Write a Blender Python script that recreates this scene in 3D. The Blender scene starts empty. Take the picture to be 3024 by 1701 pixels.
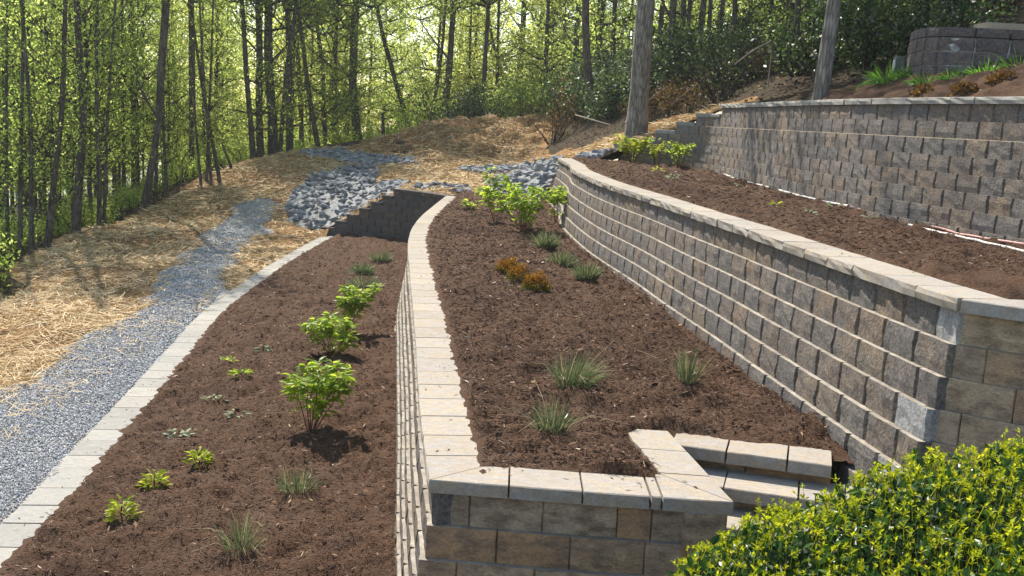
import bpy, math, random
import numpy as np
from mathutils import Matrix, Vector
random.seed(7)
RNG = np.random.default_rng(11)
scene = bpy.context.scene
COL = scene.collection

# ---------------------------------------------------------------- camera
EYE, PITCH, ROLL = (0.0, 0.0, 3.4), 0.16525, 0.05
cam_data = bpy.data.cameras.new("camera")
cam = bpy.data.objects.new("camera", cam_data)
COL.objects.link(cam)
cam_data.sensor_width = 36.0
cam_data.lens = 36.0 * 3025 / 3024
cam_data.clip_start, cam_data.clip_end = 0.05, 2000.0
_cp, _sp, _cr, _sr = math.cos(PITCH), math.sin(PITCH), math.cos(ROLL), math.sin(ROLL)
_f = Vector((0, _cp, -_sp)); _r0 = Vector((1, 0, 0)); _u0 = Vector((0, _sp, _cp))
_r = _cr * _r0 + _sr * _u0; _u = -_sr * _r0 + _cr * _u0
_m = Matrix((_r, _u, -_f)).transposed().to_4x4(); _m.translation = Vector(EYE)
cam.matrix_world = _m
scene.camera = cam

# ---------------------------------------------------------------- daylight
SUN_AZ, SUN_EL = math.radians(25), math.radians(48)      # azimuth measured from +Y towards -X
world = bpy.data.worlds.new("World"); scene.world = world; world.use_nodes = True
_n = world.node_tree.nodes; _l = world.node_tree.links; _n.clear()
_sky = _n.new("ShaderNodeTexSky"); _sky.sky_type = 'NISHITA'; _sky.sun_disc = False
_sky.sun_elevation = SUN_EL; _sky.sun_rotation = -SUN_AZ
_sky.air_density = 1.0; _sky.dust_density = 0.6; _sky.ozone_density = 1.0
_bg = _n.new("ShaderNodeBackground"); _bg.inputs[1].default_value = 0.15
_wo = _n.new("ShaderNodeOutputWorld")
_wb = _n.new("ShaderNodeMix"); _wb.data_type = 'RGBA'; _wb.blend_type = 'MULTIPLY'; _wb.inputs[0].default_value = 1.0; _wb.inputs[7].default_value = (1.0, .925, .815, 1)   # white balance of the photograph
_l.new(_sky.outputs[0], _wb.inputs[6]); _l.new(_wb.outputs[2], _bg.inputs[0]); _l.new(_bg.outputs[0], _wo.inputs[0])
_sd = bpy.data.lights.new("sun", 'SUN'); _sd.energy = 4.6; _sd.angle = math.radians(0.53); _sd.color = (1.0, 0.93, 0.82)
sun = bpy.data.objects.new("sun", _sd); COL.objects.link(sun)
_s = Vector((-math.sin(SUN_AZ) * math.cos(SUN_EL), math.cos(SUN_AZ) * math.cos(SUN_EL), math.sin(SUN_EL)))
sun.rotation_euler = _s.to_track_quat('Z', 'Y').to_euler(); sun.location = (-20, 40, 60)
scene.view_settings.view_transform = 'Standard'; scene.view_settings.look = 'None'
scene.view_settings.exposure = 1.08; scene.view_settings.gamma = 1.0
scene.view_settings.use_curve_mapping = False
scene.render.engine = 'CYCLES'
scene.cycles.max_bounces = 6; scene.cycles.transparent_max_bounces = 8
scene.cycles.diffuse_bounces = 3; scene.cycles.transmission_bounces = 4; scene.cycles.glossy_bounces = 2
scene.cycles.caustics_reflective = False; scene.cycles.caustics_refractive = False
scene.cycles.use_denoising = True

# ---------------------------------------------------------------- plan of the site (metres, camera at x=0 y=0)
ZA, ZC, ZD = 1.28, 2.465, 3.89          # top of the lower, middle and upper wall
CH = 0.203                               # height of one course
B_LINE = [(-.43,5.74),(-.54,6.56),(-.70,7.83),(-.92,9.77),(-1.23,12.33),(-1.42,13.92),(-1.61,15.47),(-1.79,17.22),(-1.92,19.18),(-1.96,21.41),(-1.92,23.85),(-1.85,26.95)]
C_LINE = [(2.69,6.05),(2.58,6.75),(2.48,7.57),(2.34,8.7),(2.21,9.84),(2.06,10.9),(1.93,11.9),(1.79,13.1),(1.66,14.0),(1.49,15.14),(1.34,16.4),(1.21,17.93),(1.12,19.4),(1.09,20.4),(1.13,22.0),(1.09,23.5),(1.0,25.5)]
C_RET = [(2.69,6.05),(2.93,5.86),(3.35,5.62),(3.9,5.45),(4.6,5.4)]
D_LINE = [(5.8,9.4),(5.45,11.1),(5.0,12.95),(4.74,14.4),(4.54,16.5),(4.45,18.3),(4.38,20.2),(4.32,21.6),(4.15,22.6),(3.9,23.25),(3.55,23.8),(3.1,24.2),(2.7,24.4)]
K_OUT = [(-3.8,5.6),(-3.88,6.6),(-3.96,7.67),(-4.07,8.66),(-4.28,10.22),(-4.51,12.02),(-4.69,13.34),(-4.86,14.6),(-5.05,15.95),(-5.2,17.46),(-5.30,19.2),(-5.40,21.5),(-5.44,23.5),(-5.45,25.5),(-5.44,27.2),(-5.42,28.75)]
E_LINE = [(-1.85,27.0),(-2.7,27.85),(-3.5,28.45),(-4.4,28.75),(-5.5,28.9)]
def zk(y): return .02-.0085*(np.asarray(y,float)-7)
def catmull(pts, step):
    p=np.array(pts,float); p=np.vstack([2*p[0]-p[1],p,2*p[-1]-p[-2]]); out=[]
    for i in range(1,len(p)-2):
        t=np.linspace(0,1,40,endpoint=False)[:,None]
        a,b,c,d=p[i-1],p[i],p[i+1],p[i+2]
        out.append(.5*((2*b)+(c-a)*t+(2*a-5*b+4*c-d)*t**2+(3*b-a-3*c+d)*t**3))
    out=np.vstack(out+[p[-2:-1]])
    L=np.r_[0,np.cumsum(np.linalg.norm(np.diff(out,axis=0),axis=1))]
    n=max(2,int(round(L[-1]/step))+1); s=np.linspace(0,L[-1],n)
    return np.c_[np.interp(s,L,out[:,0]),np.interp(s,L,out[:,1])]
# ground height control points (x, y, z)
GC = [
 # gravel path and straw beside the kerb wall
 (-3.8,4,.02),(-4.2,8,0),(-4.7,12,-.05),(-5.3,17,-.1),(-5.6,22,-.14),(-5.6,26,-.17),(-6.5,10,-.02),(-7,16,-.08),(-8,22,-.14),(-8.5,27,-.1),(-9,32,.15),(-9,36,.55),(-7.5,30,.0),(-9.5,20,-.25),(-9,15,-.2),(-11,10,-.5),
 (-11,22,-.4),(-11.8,27,-.25),(-12.2,34,-.05),(-12.5,40,.5),(-12.5,45,.8),(-14,22,-1.1),(-15,30,-1.1),(-16,40,-.8),(-18,50,-.8),(-25,30,-3),(-25,50,-3),(-40,40,-5),(-60,60,-6),(-20,15,-2.2),(-14,10,-1.4),
 # crest at the far end
 (-9,41,1.25),(-7,41,1.5),(-10,46,1.35),(-8,48,1.3),(-12,52,.6),(-5,42,1.5),(-8,60,.6),(-20,70,-2),(-10,80,0),(-30,100,-4),(-60,110,-6),
 # behind the stepped wall
 (-5.8,29.3,-.1),(-6.6,29.5,.0),(-5.2,29.6,.15),(-4.6,29.4,.5),(-4.0,29.2,.85),(-3.5,29.1,1.15),(-2.7,28.5,1.24),(-1.8,27.6,1.26),(-5.5,31.5,.75),(-6.9,32,.45),(-4.5,33,1.25),(-6.2,35,1.15),(-7.5,37,1.1),(-3,33,1.35),(-1,29,1.33),(-.5,32,1.42),(.6,27.2,1.4),(-1,36,1.52),
 # mound
 (-6,42,1.6),(-4.8,41,1.65),(-5.3,45,2.45),(-5.0,47,2.5),(-3,45.5,2.95),(0,45,3.2),(1,44,3.3),(-3,41,1.95),(0,40,2.1),(-5,38,1.55),(-2.6,37.5,1.55),(.3,36.5,1.75),(1.2,33,1.95),(1.5,39,2.6),(2,44,3.5),(-3,50,2.7),(0,50,3.1),(-6,53,1.6),(0,65,2.8),(-5,70,1.5),
 # past the far end of the middle wall
 (.8,26.2,1.6),(1.2,26.4,2.2),(1.7,26.1,2.45),(2.6,26,2.55),(2.8,29,2.93),(1.2,29,2.0),(2.2,31.5,2.6),(2.9,25.5,2.95),
 # behind the upper wall
 (2.7,24.75,2.98),(3.15,24.55,3.05),(3.4,24.3,3.2),(3.75,23.85,3.42),(4.1,23.5,3.6),(4.35,23,3.78),(4.62,21.6,3.85),(4.68,20.2,3.86),(4.75,18.3,3.86),(4.85,16.5,3.86),(5.05,14.5,3.86),(5.3,13,3.86),(5.8,11.1,3.86),(6.1,9.4,3.86),
 (6.1,15,4.28),(6.4,13.5,4.3),(7.5,12,4.28),(5.6,17,4.05),(6,20,4.4),(5.5,24,4.4),(4,27,3.7),(7,15.8,4.85),(7,14.6,4.33),(8.4,14.6,4.42),(8.6,15.8,4.95),(7,24,5.0),(7.2,27,5.1),(5.6,36,5.0),(4,34,4.0),(3,38,3.7),(7.3,42,6.1),(8.6,44,6.5),(8.4,38,5.95),(9.5,22,5.9),(10,20,5.8),(11.8,36,7.2),(13,24,7.2),(16,16,6.8),(20,30,9),(14,50,8.4),(5,50,4.6),(3,60,4),(12,70,7),(25,60,11),(30,100,10),(5,100,4),(10,12,4.5),(12,9,4.6),(60,110,14),(40,50,14),
]
GC=np.array(GC,float)
def _k(r2): return np.sqrt(r2+.6)
def _fit():
    n=len(GC); P=GC[:,:2]
    A=np.zeros((n+3,n+3)); d=((P[:,None]-P[None])**2).sum(2)
    A[:n,:n]=_k(d)-.02*np.eye(n); A[:n,n]=1; A[:n,n+1:]=P; A[n,:n]=1; A[n+1:,:n]=P.T
    return np.linalg.solve(A,np.r_[GC[:,2],0,0,0])
GW=_fit()
def ground(x,y):
    x=np.asarray(x,float); y=np.asarray(y,float); sh=x.shape; x=x.ravel(); y=y.ravel(); n=len(GC); out=np.empty(len(x))
    for i in range(0,len(x),20000):
        xx=x[i:i+20000]; yy=y[i:i+20000]
        d=(xx[:,None]-GC[None,:,0])**2+(yy[:,None]-GC[None,:,1])**2
        out[i:i+20000]=_k(d)@GW[:n]+GW[n]+GW[n+1]*xx+GW[n+2]*yy
    return out.reshape(sh)
# ---------------------------------------------------------------- helpers
def new_mesh(name, V, F):
    V = np.ascontiguousarray(V, np.float32); me = bpy.data.meshes.new(name)
    me.vertices.add(len(V)); me.vertices.foreach_set('co', V.ravel())
    Fs = F if isinstance(F, (list, tuple)) else [F]
    Fs = [np.asarray(f, np.int32) for f in Fs if len(f)]
    nl = sum(f.size for f in Fs); npoly = sum(len(f) for f in Fs)
    me.loops.add(nl); me.loops.foreach_set('vertex_index', np.concatenate([f.ravel() for f in Fs]))
    st = []; o = 0
    for f in Fs:
        st.append(o + np.arange(len(f)) * f.shape[1]); o += f.size
    me.polygons.add(npoly); me.polygons.foreach_set('loop_start', np.concatenate(st).astype(np.int32))
    me.polygons.foreach_set('use_smooth', np.zeros(npoly, bool)); me.update(calc_edges=True); me.validate()
    return me
def smooth(me):
    me.polygons.foreach_set('use_smooth', np.ones(len(me.polygons), bool)); return me
def put(name, me, mat=None, parent=None, loc=None, rotz=0.0):
    o = bpy.data.objects.new(name, me); COL.objects.link(o)
    if mat is not None and me is not None and not len(me.materials): me.materials.append(mat)
    if parent is not None: o.parent = parent
    if loc is not None: o.location = loc
    if rotz: o.rotation_euler = (0, 0, rotz)
    return o
def tag(o, label, cat, group=None):
    o['label'] = label; o['category'] = cat; o['kind'] = 'thing'
    if group: o['group'] = group
    return o
def thing(name, label, cat, loc=(0, 0, 0), group=None):
    o = bpy.data.objects.new(name, None); COL.objects.link(o); o.location = loc; o.empty_display_size = .1
    return tag(o, label, cat, group)
class Mesh:                      # gathers vertex / face arrays
    def __init__(s): s.V = []; s.F = {}; s.n = 0
    def add(s, V, F):
        V = np.asarray(V, float); s.V.append(V)
        for f in (F if isinstance(F, (list, tuple)) and len(F) and isinstance(F[0], np.ndarray) else [np.asarray(F)]):
            if len(f): s.F.setdefault(f.shape[1], []).append(f + s.n)
        s.n += len(V)
    def build(s, name): return new_mesh(name, np.vstack(s.V), [np.vstack(v) for v in s.F.values()])
def _hash(i, j, seed):
    h = (i.astype(np.int64) * 374761393 + j.astype(np.int64) * 668265263 + seed * 974711) & 0x7fffffff
    h = ((h ^ (h >> 13)) * 1274126177) & 0x7fffffff
    return ((h ^ (h >> 16)) & 0xffff) / 65535.0
def vnoise(x, y, seed=0):
    xi = np.floor(x); yi = np.floor(y); fx = x - xi; fy = y - yi
    fx = fx * fx * (3 - 2 * fx); fy = fy * fy * (3 - 2 * fy)
    a = _hash(xi, yi, seed); b = _hash(xi + 1, yi, seed); c = _hash(xi, yi + 1, seed); d = _hash(xi + 1, yi + 1, seed)
    return (a * (1 - fx) + b * fx) * (1 - fy) + (c * (1 - fx) + d * fx) * fy - .5
def fbm(x, y, scale, octs=4, seed=0, gain=.55):
    r = np.zeros_like(np.asarray(x, float)); a = 1.0; f = 1.0 / scale
    for k in range(octs):
        c, s_ = math.cos(k * 1.3 + .4), math.sin(k * 1.3 + .4)
        r += a * vnoise((x * c - y * s_) * f + 31.7 * k, (x * s_ + y * c) * f, seed + k); a *= gain; f *= 2.03
    return r
def poly_sd(x, y, poly):         # signed distance, positive inside
    P = np.asarray(poly, float); Q = np.roll(P, -1, axis=0); sh = np.shape(x); x = np.ravel(x); y = np.ravel(y)
    best = np.full(len(x), 1e9); ins = np.zeros(len(x), bool)
    for (x0, y0), (x1, y1) in zip(P, Q):
        dx, dy = x1 - x0, y1 - y0; L = dx * dx + dy * dy + 1e-12
        t = np.clip(((x - x0) * dx + (y - y0) * dy) / L, 0, 1)
        best = np.minimum(best, (x - x0 - t * dx) ** 2 + (y - y0 - t * dy) ** 2)
        if y0 != y1:
            c = (y0 > y) != (y1 > y); ins ^= c & (x < (x1 - x0) * (y - y0) / (y1 - y0) + x0)
    return (np.sqrt(best) * np.where(ins, 1, -1)).reshape(sh)
def sheet(xs, ys, zfun, keep):   # grid surface with the cells for which keep(x,y) is true
    X, Y = np.meshgrid(xs, ys); nx = len(xs); K = keep(X, Y); Z = zfun(X, Y)
    idx = np.arange(X.size).reshape(X.shape)
    q = np.stack([idx[:-1, :-1], idx[:-1, 1:], idx[1:, 1:], idx[1:, :-1]], -1).reshape(-1, 4)
    ok = (K[:-1, :-1] | K[:-1, 1:] | K[1:, 1:] | K[1:, :-1]).ravel()
    q = q[ok]; used = np.unique(q); remap = np.full(X.size, -1); remap[used] = np.arange(len(used))
    return np.c_[X.ravel(), Y.ravel(), Z.ravel()][used], remap[q]
def unit(v): return v / (np.linalg.norm(v, axis=-1, keepdims=True) + 1e-12)
def cards(P, D, N, L, W, prof=((0, .15), (.45, 1), (1, 0.02)), droop=0.0):
    # leaf / blade strips: base P, direction D, normal N, length L, width W; prof = (t, half width share) rows
    n = len(P); D = unit(D); S = unit(np.cross(D, N)); Nn = np.cross(S, D); L = np.broadcast_to(L, (n,))[:, None]; W = np.broadcast_to(W, (n,))[:, None]
    dr = np.broadcast_to(droop, (n,))[:, None]
    rows = []
    for t, w in prof:
        c = P + D * L * t; c = c + np.array([0, 0, -1.0]) * (dr * L * t * t)
        rows += [c - S * W * .5 * w, c + S * W * .5 * w]
    V = np.stack(rows, 1); k = len(prof); base = (np.arange(n) * 2 * k)[:, None]
    F = np.concatenate([base + np.array([[2 * i, 2 * i + 1, 2 * i + 3, 2 * i + 2]]) for i in range(k - 1)], 0)
    return V.reshape(-1, 3), F
def diamonds(P, D, N, L, W):
    n = len(P); D = unit(D); S = unit(np.cross(D, N)); L = np.broadcast_to(L, (n,))[:, None]; W = np.broadcast_to(W, (n,))[:, None]
    Nn = np.cross(S, D)
    V = np.stack([P, P + D * L * .5 - S * W * .5 + Nn * L * .06, P + D * L, P + D * L * .5 + S * W * .5 - Nn * L * .03], 1)
    return V.reshape(-1, 3), np.arange(n * 4).reshape(n, 4)
def folded(P, D, N, L, W, fold=.25, curl=.15):   # oval leaf folded along its midrib: 4 quads + tips
    n = len(P); D = unit(D); S = unit(np.cross(D, N)); Nn = np.cross(S, D)
    L = np.broadcast_to(L, (n,))[:, None]; W = np.broadcast_to(W, (n,))[:, None]
    def c(t, s): return P + D * L * t + S * W * .5 * s + Nn * (abs(s) * fold * W * .5 - curl * L * t * t)
    V = np.stack([c(0, 0), c(.3, -.85), c(.33, 0), c(.3, .85), c(.65, -.85), c(.68, 0), c(.65, .85), c(1, 0)], 1)
    b = (np.arange(n) * 8)[:, None]
    tri = np.concatenate([b + np.array([[0, 2, 1]]), b + np.array([[0, 3, 2]]), b + np.array([[7, 4, 5]]), b + np.array([[7, 5, 6]])], 0)
    qd = np.concatenate([b + np.array([[1, 2, 5, 4]]), b + np.array([[2, 3, 6, 5]])], 0)
    return V.reshape(-1, 3), [tri, qd]
def tube(path, rad, sides=6, rough=0.0, closed=True):
    path = np.asarray(path, float); n = len(path); rad = np.broadcast_to(rad, (n,))
    T = unit(np.gradient(path, axis=0)); ref = np.array([1.0, 0, 0]) if abs(T[0, 0]) < .8 else np.array([0, 1.0, 0])
    A = unit(ref - (T @ ref)[:, None] * T); B = np.cross(T, A); th = np.arange(sides) * 2 * math.pi / sides
    R = rad[:, None] * (1 + rough * RNG.uniform(-1, 1, (n, sides)))
    V = path[:, None] + A[:, None] * (np.cos(th)[None] * R)[..., None] + B[:, None] * (np.sin(th)[None] * R)[..., None]
    i = np.arange(n - 1)[:, None] * sides; j = np.arange(sides)[None]; k = (j + 1) % sides
    F = np.stack([i + j, i + k, i + sides + k, i + sides + j], -1).reshape(-1, 4)
    return V.reshape(-1, 3), F
def rand_dirs(n, up=0.0):
    v = RNG.normal(size=(n, 3)); v = unit(v); v[:, 2] += up
    return unit(v)
# ---------------------------------------------------------------- plan curves
def norm_out(L):                  # unit normal to the left of the direction of travel
    t = unit(np.gradient(L, axis=0)); return np.c_[-t[:, 1], t[:, 0]]
def offset(L, d): return L + norm_out(L) * d
def arclen(L): return np.r_[0, np.cumsum(np.linalg.norm(np.diff(L, axis=0), axis=1))]
def along(L, s, S=None):
    S = arclen(L) if S is None else S
    return np.array([np.interp(s, S, L[:, 0]), np.interp(s, S, L[:, 1])])
def s_at(L, pt): return arclen(L)[np.argmin(((L - np.array(pt)) ** 2).sum(1))]
# ---------------------------------------------------------------- materials
class NT:
    def __init__(s, name):
        s.m = bpy.data.materials.new(name); s.m.use_nodes = True; s.t = s.m.node_tree; s.t.nodes.clear()
        s.out = s.n('ShaderNodeOutputMaterial')
    def n(s, typ, **kw):
        nd = s.t.nodes.new(typ)
        for k, v in kw.items(): setattr(nd, k, v)
        return nd
    def l(s, a, b): s.t.links.new(a, b)
    def coord(s, scale=(1, 1, 1), rnd=True, kind='Object'):
        tc = s.n('ShaderNodeTexCoord'); mp = s.n('ShaderNodeMapping'); mp.inputs['Scale'].default_value = scale
        s.l(tc.outputs[kind], mp.inputs['Vector'])
        if rnd:
            oi = s.n('ShaderNodeObjectInfo'); mu = s.n('ShaderNodeMath', operation='MULTIPLY'); mu.inputs[1].default_value = 37.0
            s.l(oi.outputs['Random'], mu.inputs[0]); cb = s.n('ShaderNodeCombineXYZ')
            for i in range(3): s.l(mu.outputs[0], cb.inputs[i])
            s.l(cb.outputs[0], mp.inputs['Location'])
        return mp.outputs[0]
    def noise(s, vec, scale, detail=4, rough=.55, out='Fac'):
        nd = s.n('ShaderNodeTexNoise'); nd.inputs['Scale'].default_value = scale; nd.inputs['Detail'].default_value = detail; nd.inputs['Roughness'].default_value = rough
        if vec is not None: s.l(vec, nd.inputs['Vector'])
        return nd.outputs[out]
    def ramp(s, fac, stops, interp='LINEAR'):
        r = s.n('ShaderNodeValToRGB'); r.color_ramp.interpolation = interp; e = r.color_ramp.elements
        while len(e) < len(stops): e.new(.5)
        for q, (p, c) in zip(e, stops): q.position = p; q.color = (*c, 1) if len(c) == 3 else c
        s.l(fac, r.inputs[0]); return r.outputs[0]
    def mix(s, fac, a, b, mode='MIX'):
        m = s.n('ShaderNodeMix', data_type='RGBA', blend_type=mode)
        for v, i in ((fac, 0), (a, 6), (b, 7)):
            if hasattr(v, 'default_value') or hasattr(v, 'links'): s.l(v, m.inputs[i])
            elif i == 0: m.inputs[0].default_value = v
            else: m.inputs[i].default_value = (*v, 1)
        return m.outputs[2]
    def bump(s, h, strength=.5, dist=.01, normal=None):
        b = s.n('ShaderNodeBump'); b.inputs['Strength'].default_value = strength; b.inputs['Distance'].default_value = dist
        s.l(h, b.inputs['Height'])
        if normal is not None: s.l(normal, b.inputs['Normal'])
        return b.outputs[0]
    def bsdf(s, col, rough=.9, normal=None, spec=.2):
        p = s.n('ShaderNodeBsdfPrincipled'); p.inputs['Roughness'].default_value = rough; p.inputs['Specular IOR Level'].default_value = spec
        if hasattr(col, 'links'): s.l(col, p.inputs['Base Color'])
        else: p.inputs['Base Color'].default_value = (*col, 1)
        if normal is not None: s.l(normal, p.inputs['Normal'])
        return p
    def done(s, sh): s.l(sh.outputs[0] if hasattr(sh, 'outputs') else sh, s.out.inputs['Surface']); return s.m
def island(t): return t.n('ShaderNodeNewGeometry').outputs['Random Per Island']
def objrand(t): return t.n('ShaderNodeObjectInfo').outputs['Random']
def mat_stone(name, stops, blot, bump=.8, dist=.012, fine=60, streak=(1, 1, 1), fmix=.5):
    t = NT(name); v = t.coord(streak); base = t.ramp(objrand(t), stops)
    n1 = t.noise(v, 7, 5, .6); c = t.mix(t.ramp(n1, [(.40, (0, 0, 0)), (.66, (1, 1, 1))]), base, blot)
    n3 = t.noise(v, 16, 3, .6); c = t.mix(t.ramp(n3, [(.3, (.28, .28, .28)), (.7, (0, 0, 0))]), c, (.10, .092, .085))
    n2 = t.noise(v, fine, 6, .75); c = t.mix(fmix, c, t.ramp(n2, [(.3, (.3, .3, .31)), (.72, (1.45, 1.43, 1.4))]), 'MULTIPLY')
    return t.done(t.bsdf(c, .92, t.bump(n2, bump, dist), .12))
M = {}
M['split'] = mat_stone('split_stone', [(0, (.275, .225, .18)), (.25, (.34, .255, .185)), (.5, (.29, .26, .23)), (.75, (.235, .215, .20)), (1, (.36, .285, .205))], (.215, .20, .19), 1.0, .035, 42, (1, 1, 1), .95)
M['split_pale'] = mat_stone('fresh_split_stone', [(0, (.55, .55, .54)), (1, (.64, .63, .61))], (.42, .42, .42), 1.0, .035, 42, (1, 1, 1), .8)
M['face'] = mat_stone('brown_stone', [(0, (.52, .345, .21)), (.3, (.56, .455, .34)), (.5, (.54, .295, .135)), (.75, (.55, .435, .31)), (1, (.45, .35, .255))], (.25, .185, .13), .8, .014, 55, (1, 1, 2.2), .65)
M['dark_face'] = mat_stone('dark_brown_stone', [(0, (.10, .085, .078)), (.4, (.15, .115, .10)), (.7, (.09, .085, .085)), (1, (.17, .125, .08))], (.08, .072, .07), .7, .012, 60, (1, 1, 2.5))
M['cap'] = mat_stone('cap_stone', [(0, (.30, .25, .19)), (.25, (.41, .345, .26)), (.5, (.34, .30, .25)), (.75, (.44, .37, .275)), (1, (.37, .31, .23))], (.36, .34, .32), .4, .005, 70, (1, 2.2, 1))
M['cap_grey'] = mat_stone('grey_cap_stone', [(0, (.24, .23, .205)), (.25, (.39, .37, .325)), (.5, (.30, .285, .255)), (.75, (.44, .41, .355)), (1, (.33, .31, .265))], (.33, .325, .31), .4, .005, 70, (1, 2.2, 1))
M['ledge'] = mat_stone('smooth_block_top', [(0, (.30, .265, .215)), (.5, (.42, .375, .305)), (1, (.36, .33, .29))], (.24, .21, .175), .2, .003, 50)
M['old_block'] = mat_stone('weathered_block', [(0, (.20, .155, .14)), (.5, (.26, .205, .18)), (1, (.21, .19, .19))], (.15, .135, .135), 1.0, .03, 30, (1, 1, 1), .9)
def _mortar():
    t = NT('chalky_mortar'); v = t.coord(rnd=False); n = t.noise(v, 9, 4, .7)
    return t.done(t.bsdf(t.ramp(n, [(.35, (.14, .13, .125)), (.62, (.5, .49, .47))]), .95))
M['mortar'] = _mortar()
def _mulch():
    t = NT('bark_mulch'); v = t.coord(rnd=False); a = t.noise(v, 2.2, 4); b = t.noise(v, 55, 5, .7); v2 = t.coord((40, 120, 60), False); d = t.noise(v2, 1.0, 3, .6)
    c = t.ramp(b, [(.3, (.026, .0145, .010)), (.5, (.112, .063, .038)), (.75, (.19, .114, .072))])
    c = t.mix(t.ramp(a, [(.4, (0, 0, 0)), (.68, (.75, .75, .75))]), c, (.125, .078, .053)); c = t.mix(t.ramp(t.noise(v, .55, 3), [(.52, (0, 0, 0)), (.7, (.6, .6, .6))]), c, (.05, .026, .018))
    h = t.n('ShaderNodeMath', operation='ADD'); t.l(b, h.inputs[0]); t.l(d, h.inputs[1])
    return t.done(t.bsdf(c, .95, t.bump(h.outputs[0], 1.0, .03), .1))
M['mulch'] = _mulch()
def mat_island(name, stops, rough=.9, spec=.1):
    t = NT(name); return t.done(t.bsdf(t.ramp(island(t), stops), rough, None, spec))
M['shred'] = mat_island('mulch_shreds', [(0, (.05, .027, .018)), (.5, (.105, .061, .042)), (.9, (.165, .102, .070)), (.985, (.24, .15, .10)), (1, (.45, .36, .27))])
M['straw'] = mat_island('straw_stalks', [(0, (.22, .125, .05)), (.3, (.46, .31, .14)), (.7, (.68, .50, .26)), (1, (.8, .66, .42))], .7, .25)
def _strawbed():
    t = NT('straw_bed'); v = t.coord(rnd=False); a = t.noise(v, .9, 5, .6); b = t.noise(v, 22, 6, .75); b2 = t.noise(t.coord((9, 34, 20), False), 1.6, 4, .7)
    c = t.ramp(b, [(.3, (.11, .055, .023)), (.5, (.33, .19, .08)), (.72, (.50, .33, .15))])
    c = t.mix(t.ramp(a, [(.42, (0, 0, 0)), (.68, (.75, .75, .75))]), c, (.15, .085, .04))
    return t.done(t.bsdf(c, .9, t.bump(b2, 1.0, .06), .1))
M['strawbed'] = _strawbed()
def _gravelbed():
    t = NT('gravel_bed'); v = t.coord(rnd=False); vo = t.n('ShaderNodeTexVoronoi'); vo.inputs['Scale'].default_value = 38; t.l(v, vo.inputs['Vector'])
    sep = t.n('ShaderNodeSeparateColor'); t.l(vo.outputs['Color'], sep.inputs[0])
    c = t.ramp(sep.outputs[0], [(0, (.20, .205, .215)), (.6, (.32, .325, .335)), (1, (.46, .46, .46))])
    c = t.mix(t.ramp(t.noise(v, 1.3, 4), [(.5, (0, 0, 0)), (.75, (.6, .6, .6))]), c, (.3, .25, .17))
    inv = t.ramp(vo.outputs['Distance'], [(0, (1, 1, 1)), (.6, (0, 0, 0))])
    return t.done(t.bsdf(c, .9, t.bump(inv, 1.0, .03), .15))
M['gravelbed'] = _gravelbed()
M['gravel'] = mat_island('gravel_chips', [(0, (.27, .275, .285)), (.5, (.41, .415, .42)), (.85, (.52, .52, .515)), (1, (.64, .63, .61))])
def _floor():
    t = NT('leaf_litter'); v = t.coord(rnd=False); a = t.noise(v, .6, 5, .6); b = t.noise(v, 14, 6, .75)
    c = t.ramp(b, [(.3, (.02, .014, .009)), (.52, (.06, .042, .026)), (.75, (.15, .105, .065))])
    c = t.mix(t.ramp(a, [(.45, (0, 0, 0)), (.7, (.7, .7, .7))]), c, (.045, .055, .02))
    return t.done(t.bsdf(c, .95, t.bump(b, 1.0, .08), .1))
M['floor'] = _floor()
def _rock():
    t = NT('blue_grey_rock'); v = t.coord(); c = t.ramp(objrand(t), [(0, (.15, .165, .19)), (.5, (.22, .235, .26)), (.85, (.29, .295, .31)), (1, (.42, .41, .4))])
    n = t.noise(v, 9, 6, .7); c = t.mix(.6, c, t.ramp(n, [(.3, (.55, .55, .55)), (.7, (1.25, 1.25, 1.25))]), 'MULTIPLY')
    return t.done(t.bsdf(c, .9, t.bump(n, .6, .03), .15))
M['rock'] = _rock()
def mat_bark(name, c0, c1, c2, sc=1.0):
    t = NT(name); v = t.coord((14 * sc, 14 * sc, 2.2 * sc)); n = t.noise(v, 1.0, 6, .65); w = t.n('ShaderNodeTexVoronoi'); w.feature = 'DISTANCE_TO_EDGE'; w.inputs['Scale'].default_value = 1.6; t.l(v, w.inputs['Vector'])
    c = t.ramp(n, [(.3, c0), (.5, c1), (.72, c2)]); crk = t.ramp(w.outputs['Distance'], [(0, (.35, .35, .35)), (.22, (1, 1, 1))])
    c = t.mix(.8, c, crk, 'MULTIPLY'); patch = t.noise(t.coord((1, 1, 1)), 2.6, 4, .6)
    c = t.mix(t.ramp(patch, [(.5, (0, 0, 0)), (.7, (.45, .45, .45))]), c, tuple(min(1, x * 1.9) for x in c1))
    h = t.n('ShaderNodeMath', operation='ADD'); t.l(n, h.inputs[0]); t.l(crk, h.inputs[1])
    return t.done(t.bsdf(c, .95, t.bump(h.outputs[0], 1.0, .02), .08))
M['bark'] = mat_bark('grey_brown_bark', (.06, .05, .042), (.13, .108, .09), (.22, .19, .16))
M['bark_pale'] = mat_bark('pale_grey_bark', (.13, .117, .10), (.26, .235, .20), (.38, .345, .30), .8)
M['bark_dark'] = mat_bark('dark_bark', (.07, .06, .05), (.145, .125, .105), (.24, .21, .18))
M['twig'] = mat_bark('twig_bark', (.03, .024, .018), (.07, .055, .042), (.13, .105, .08), 2)
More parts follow.
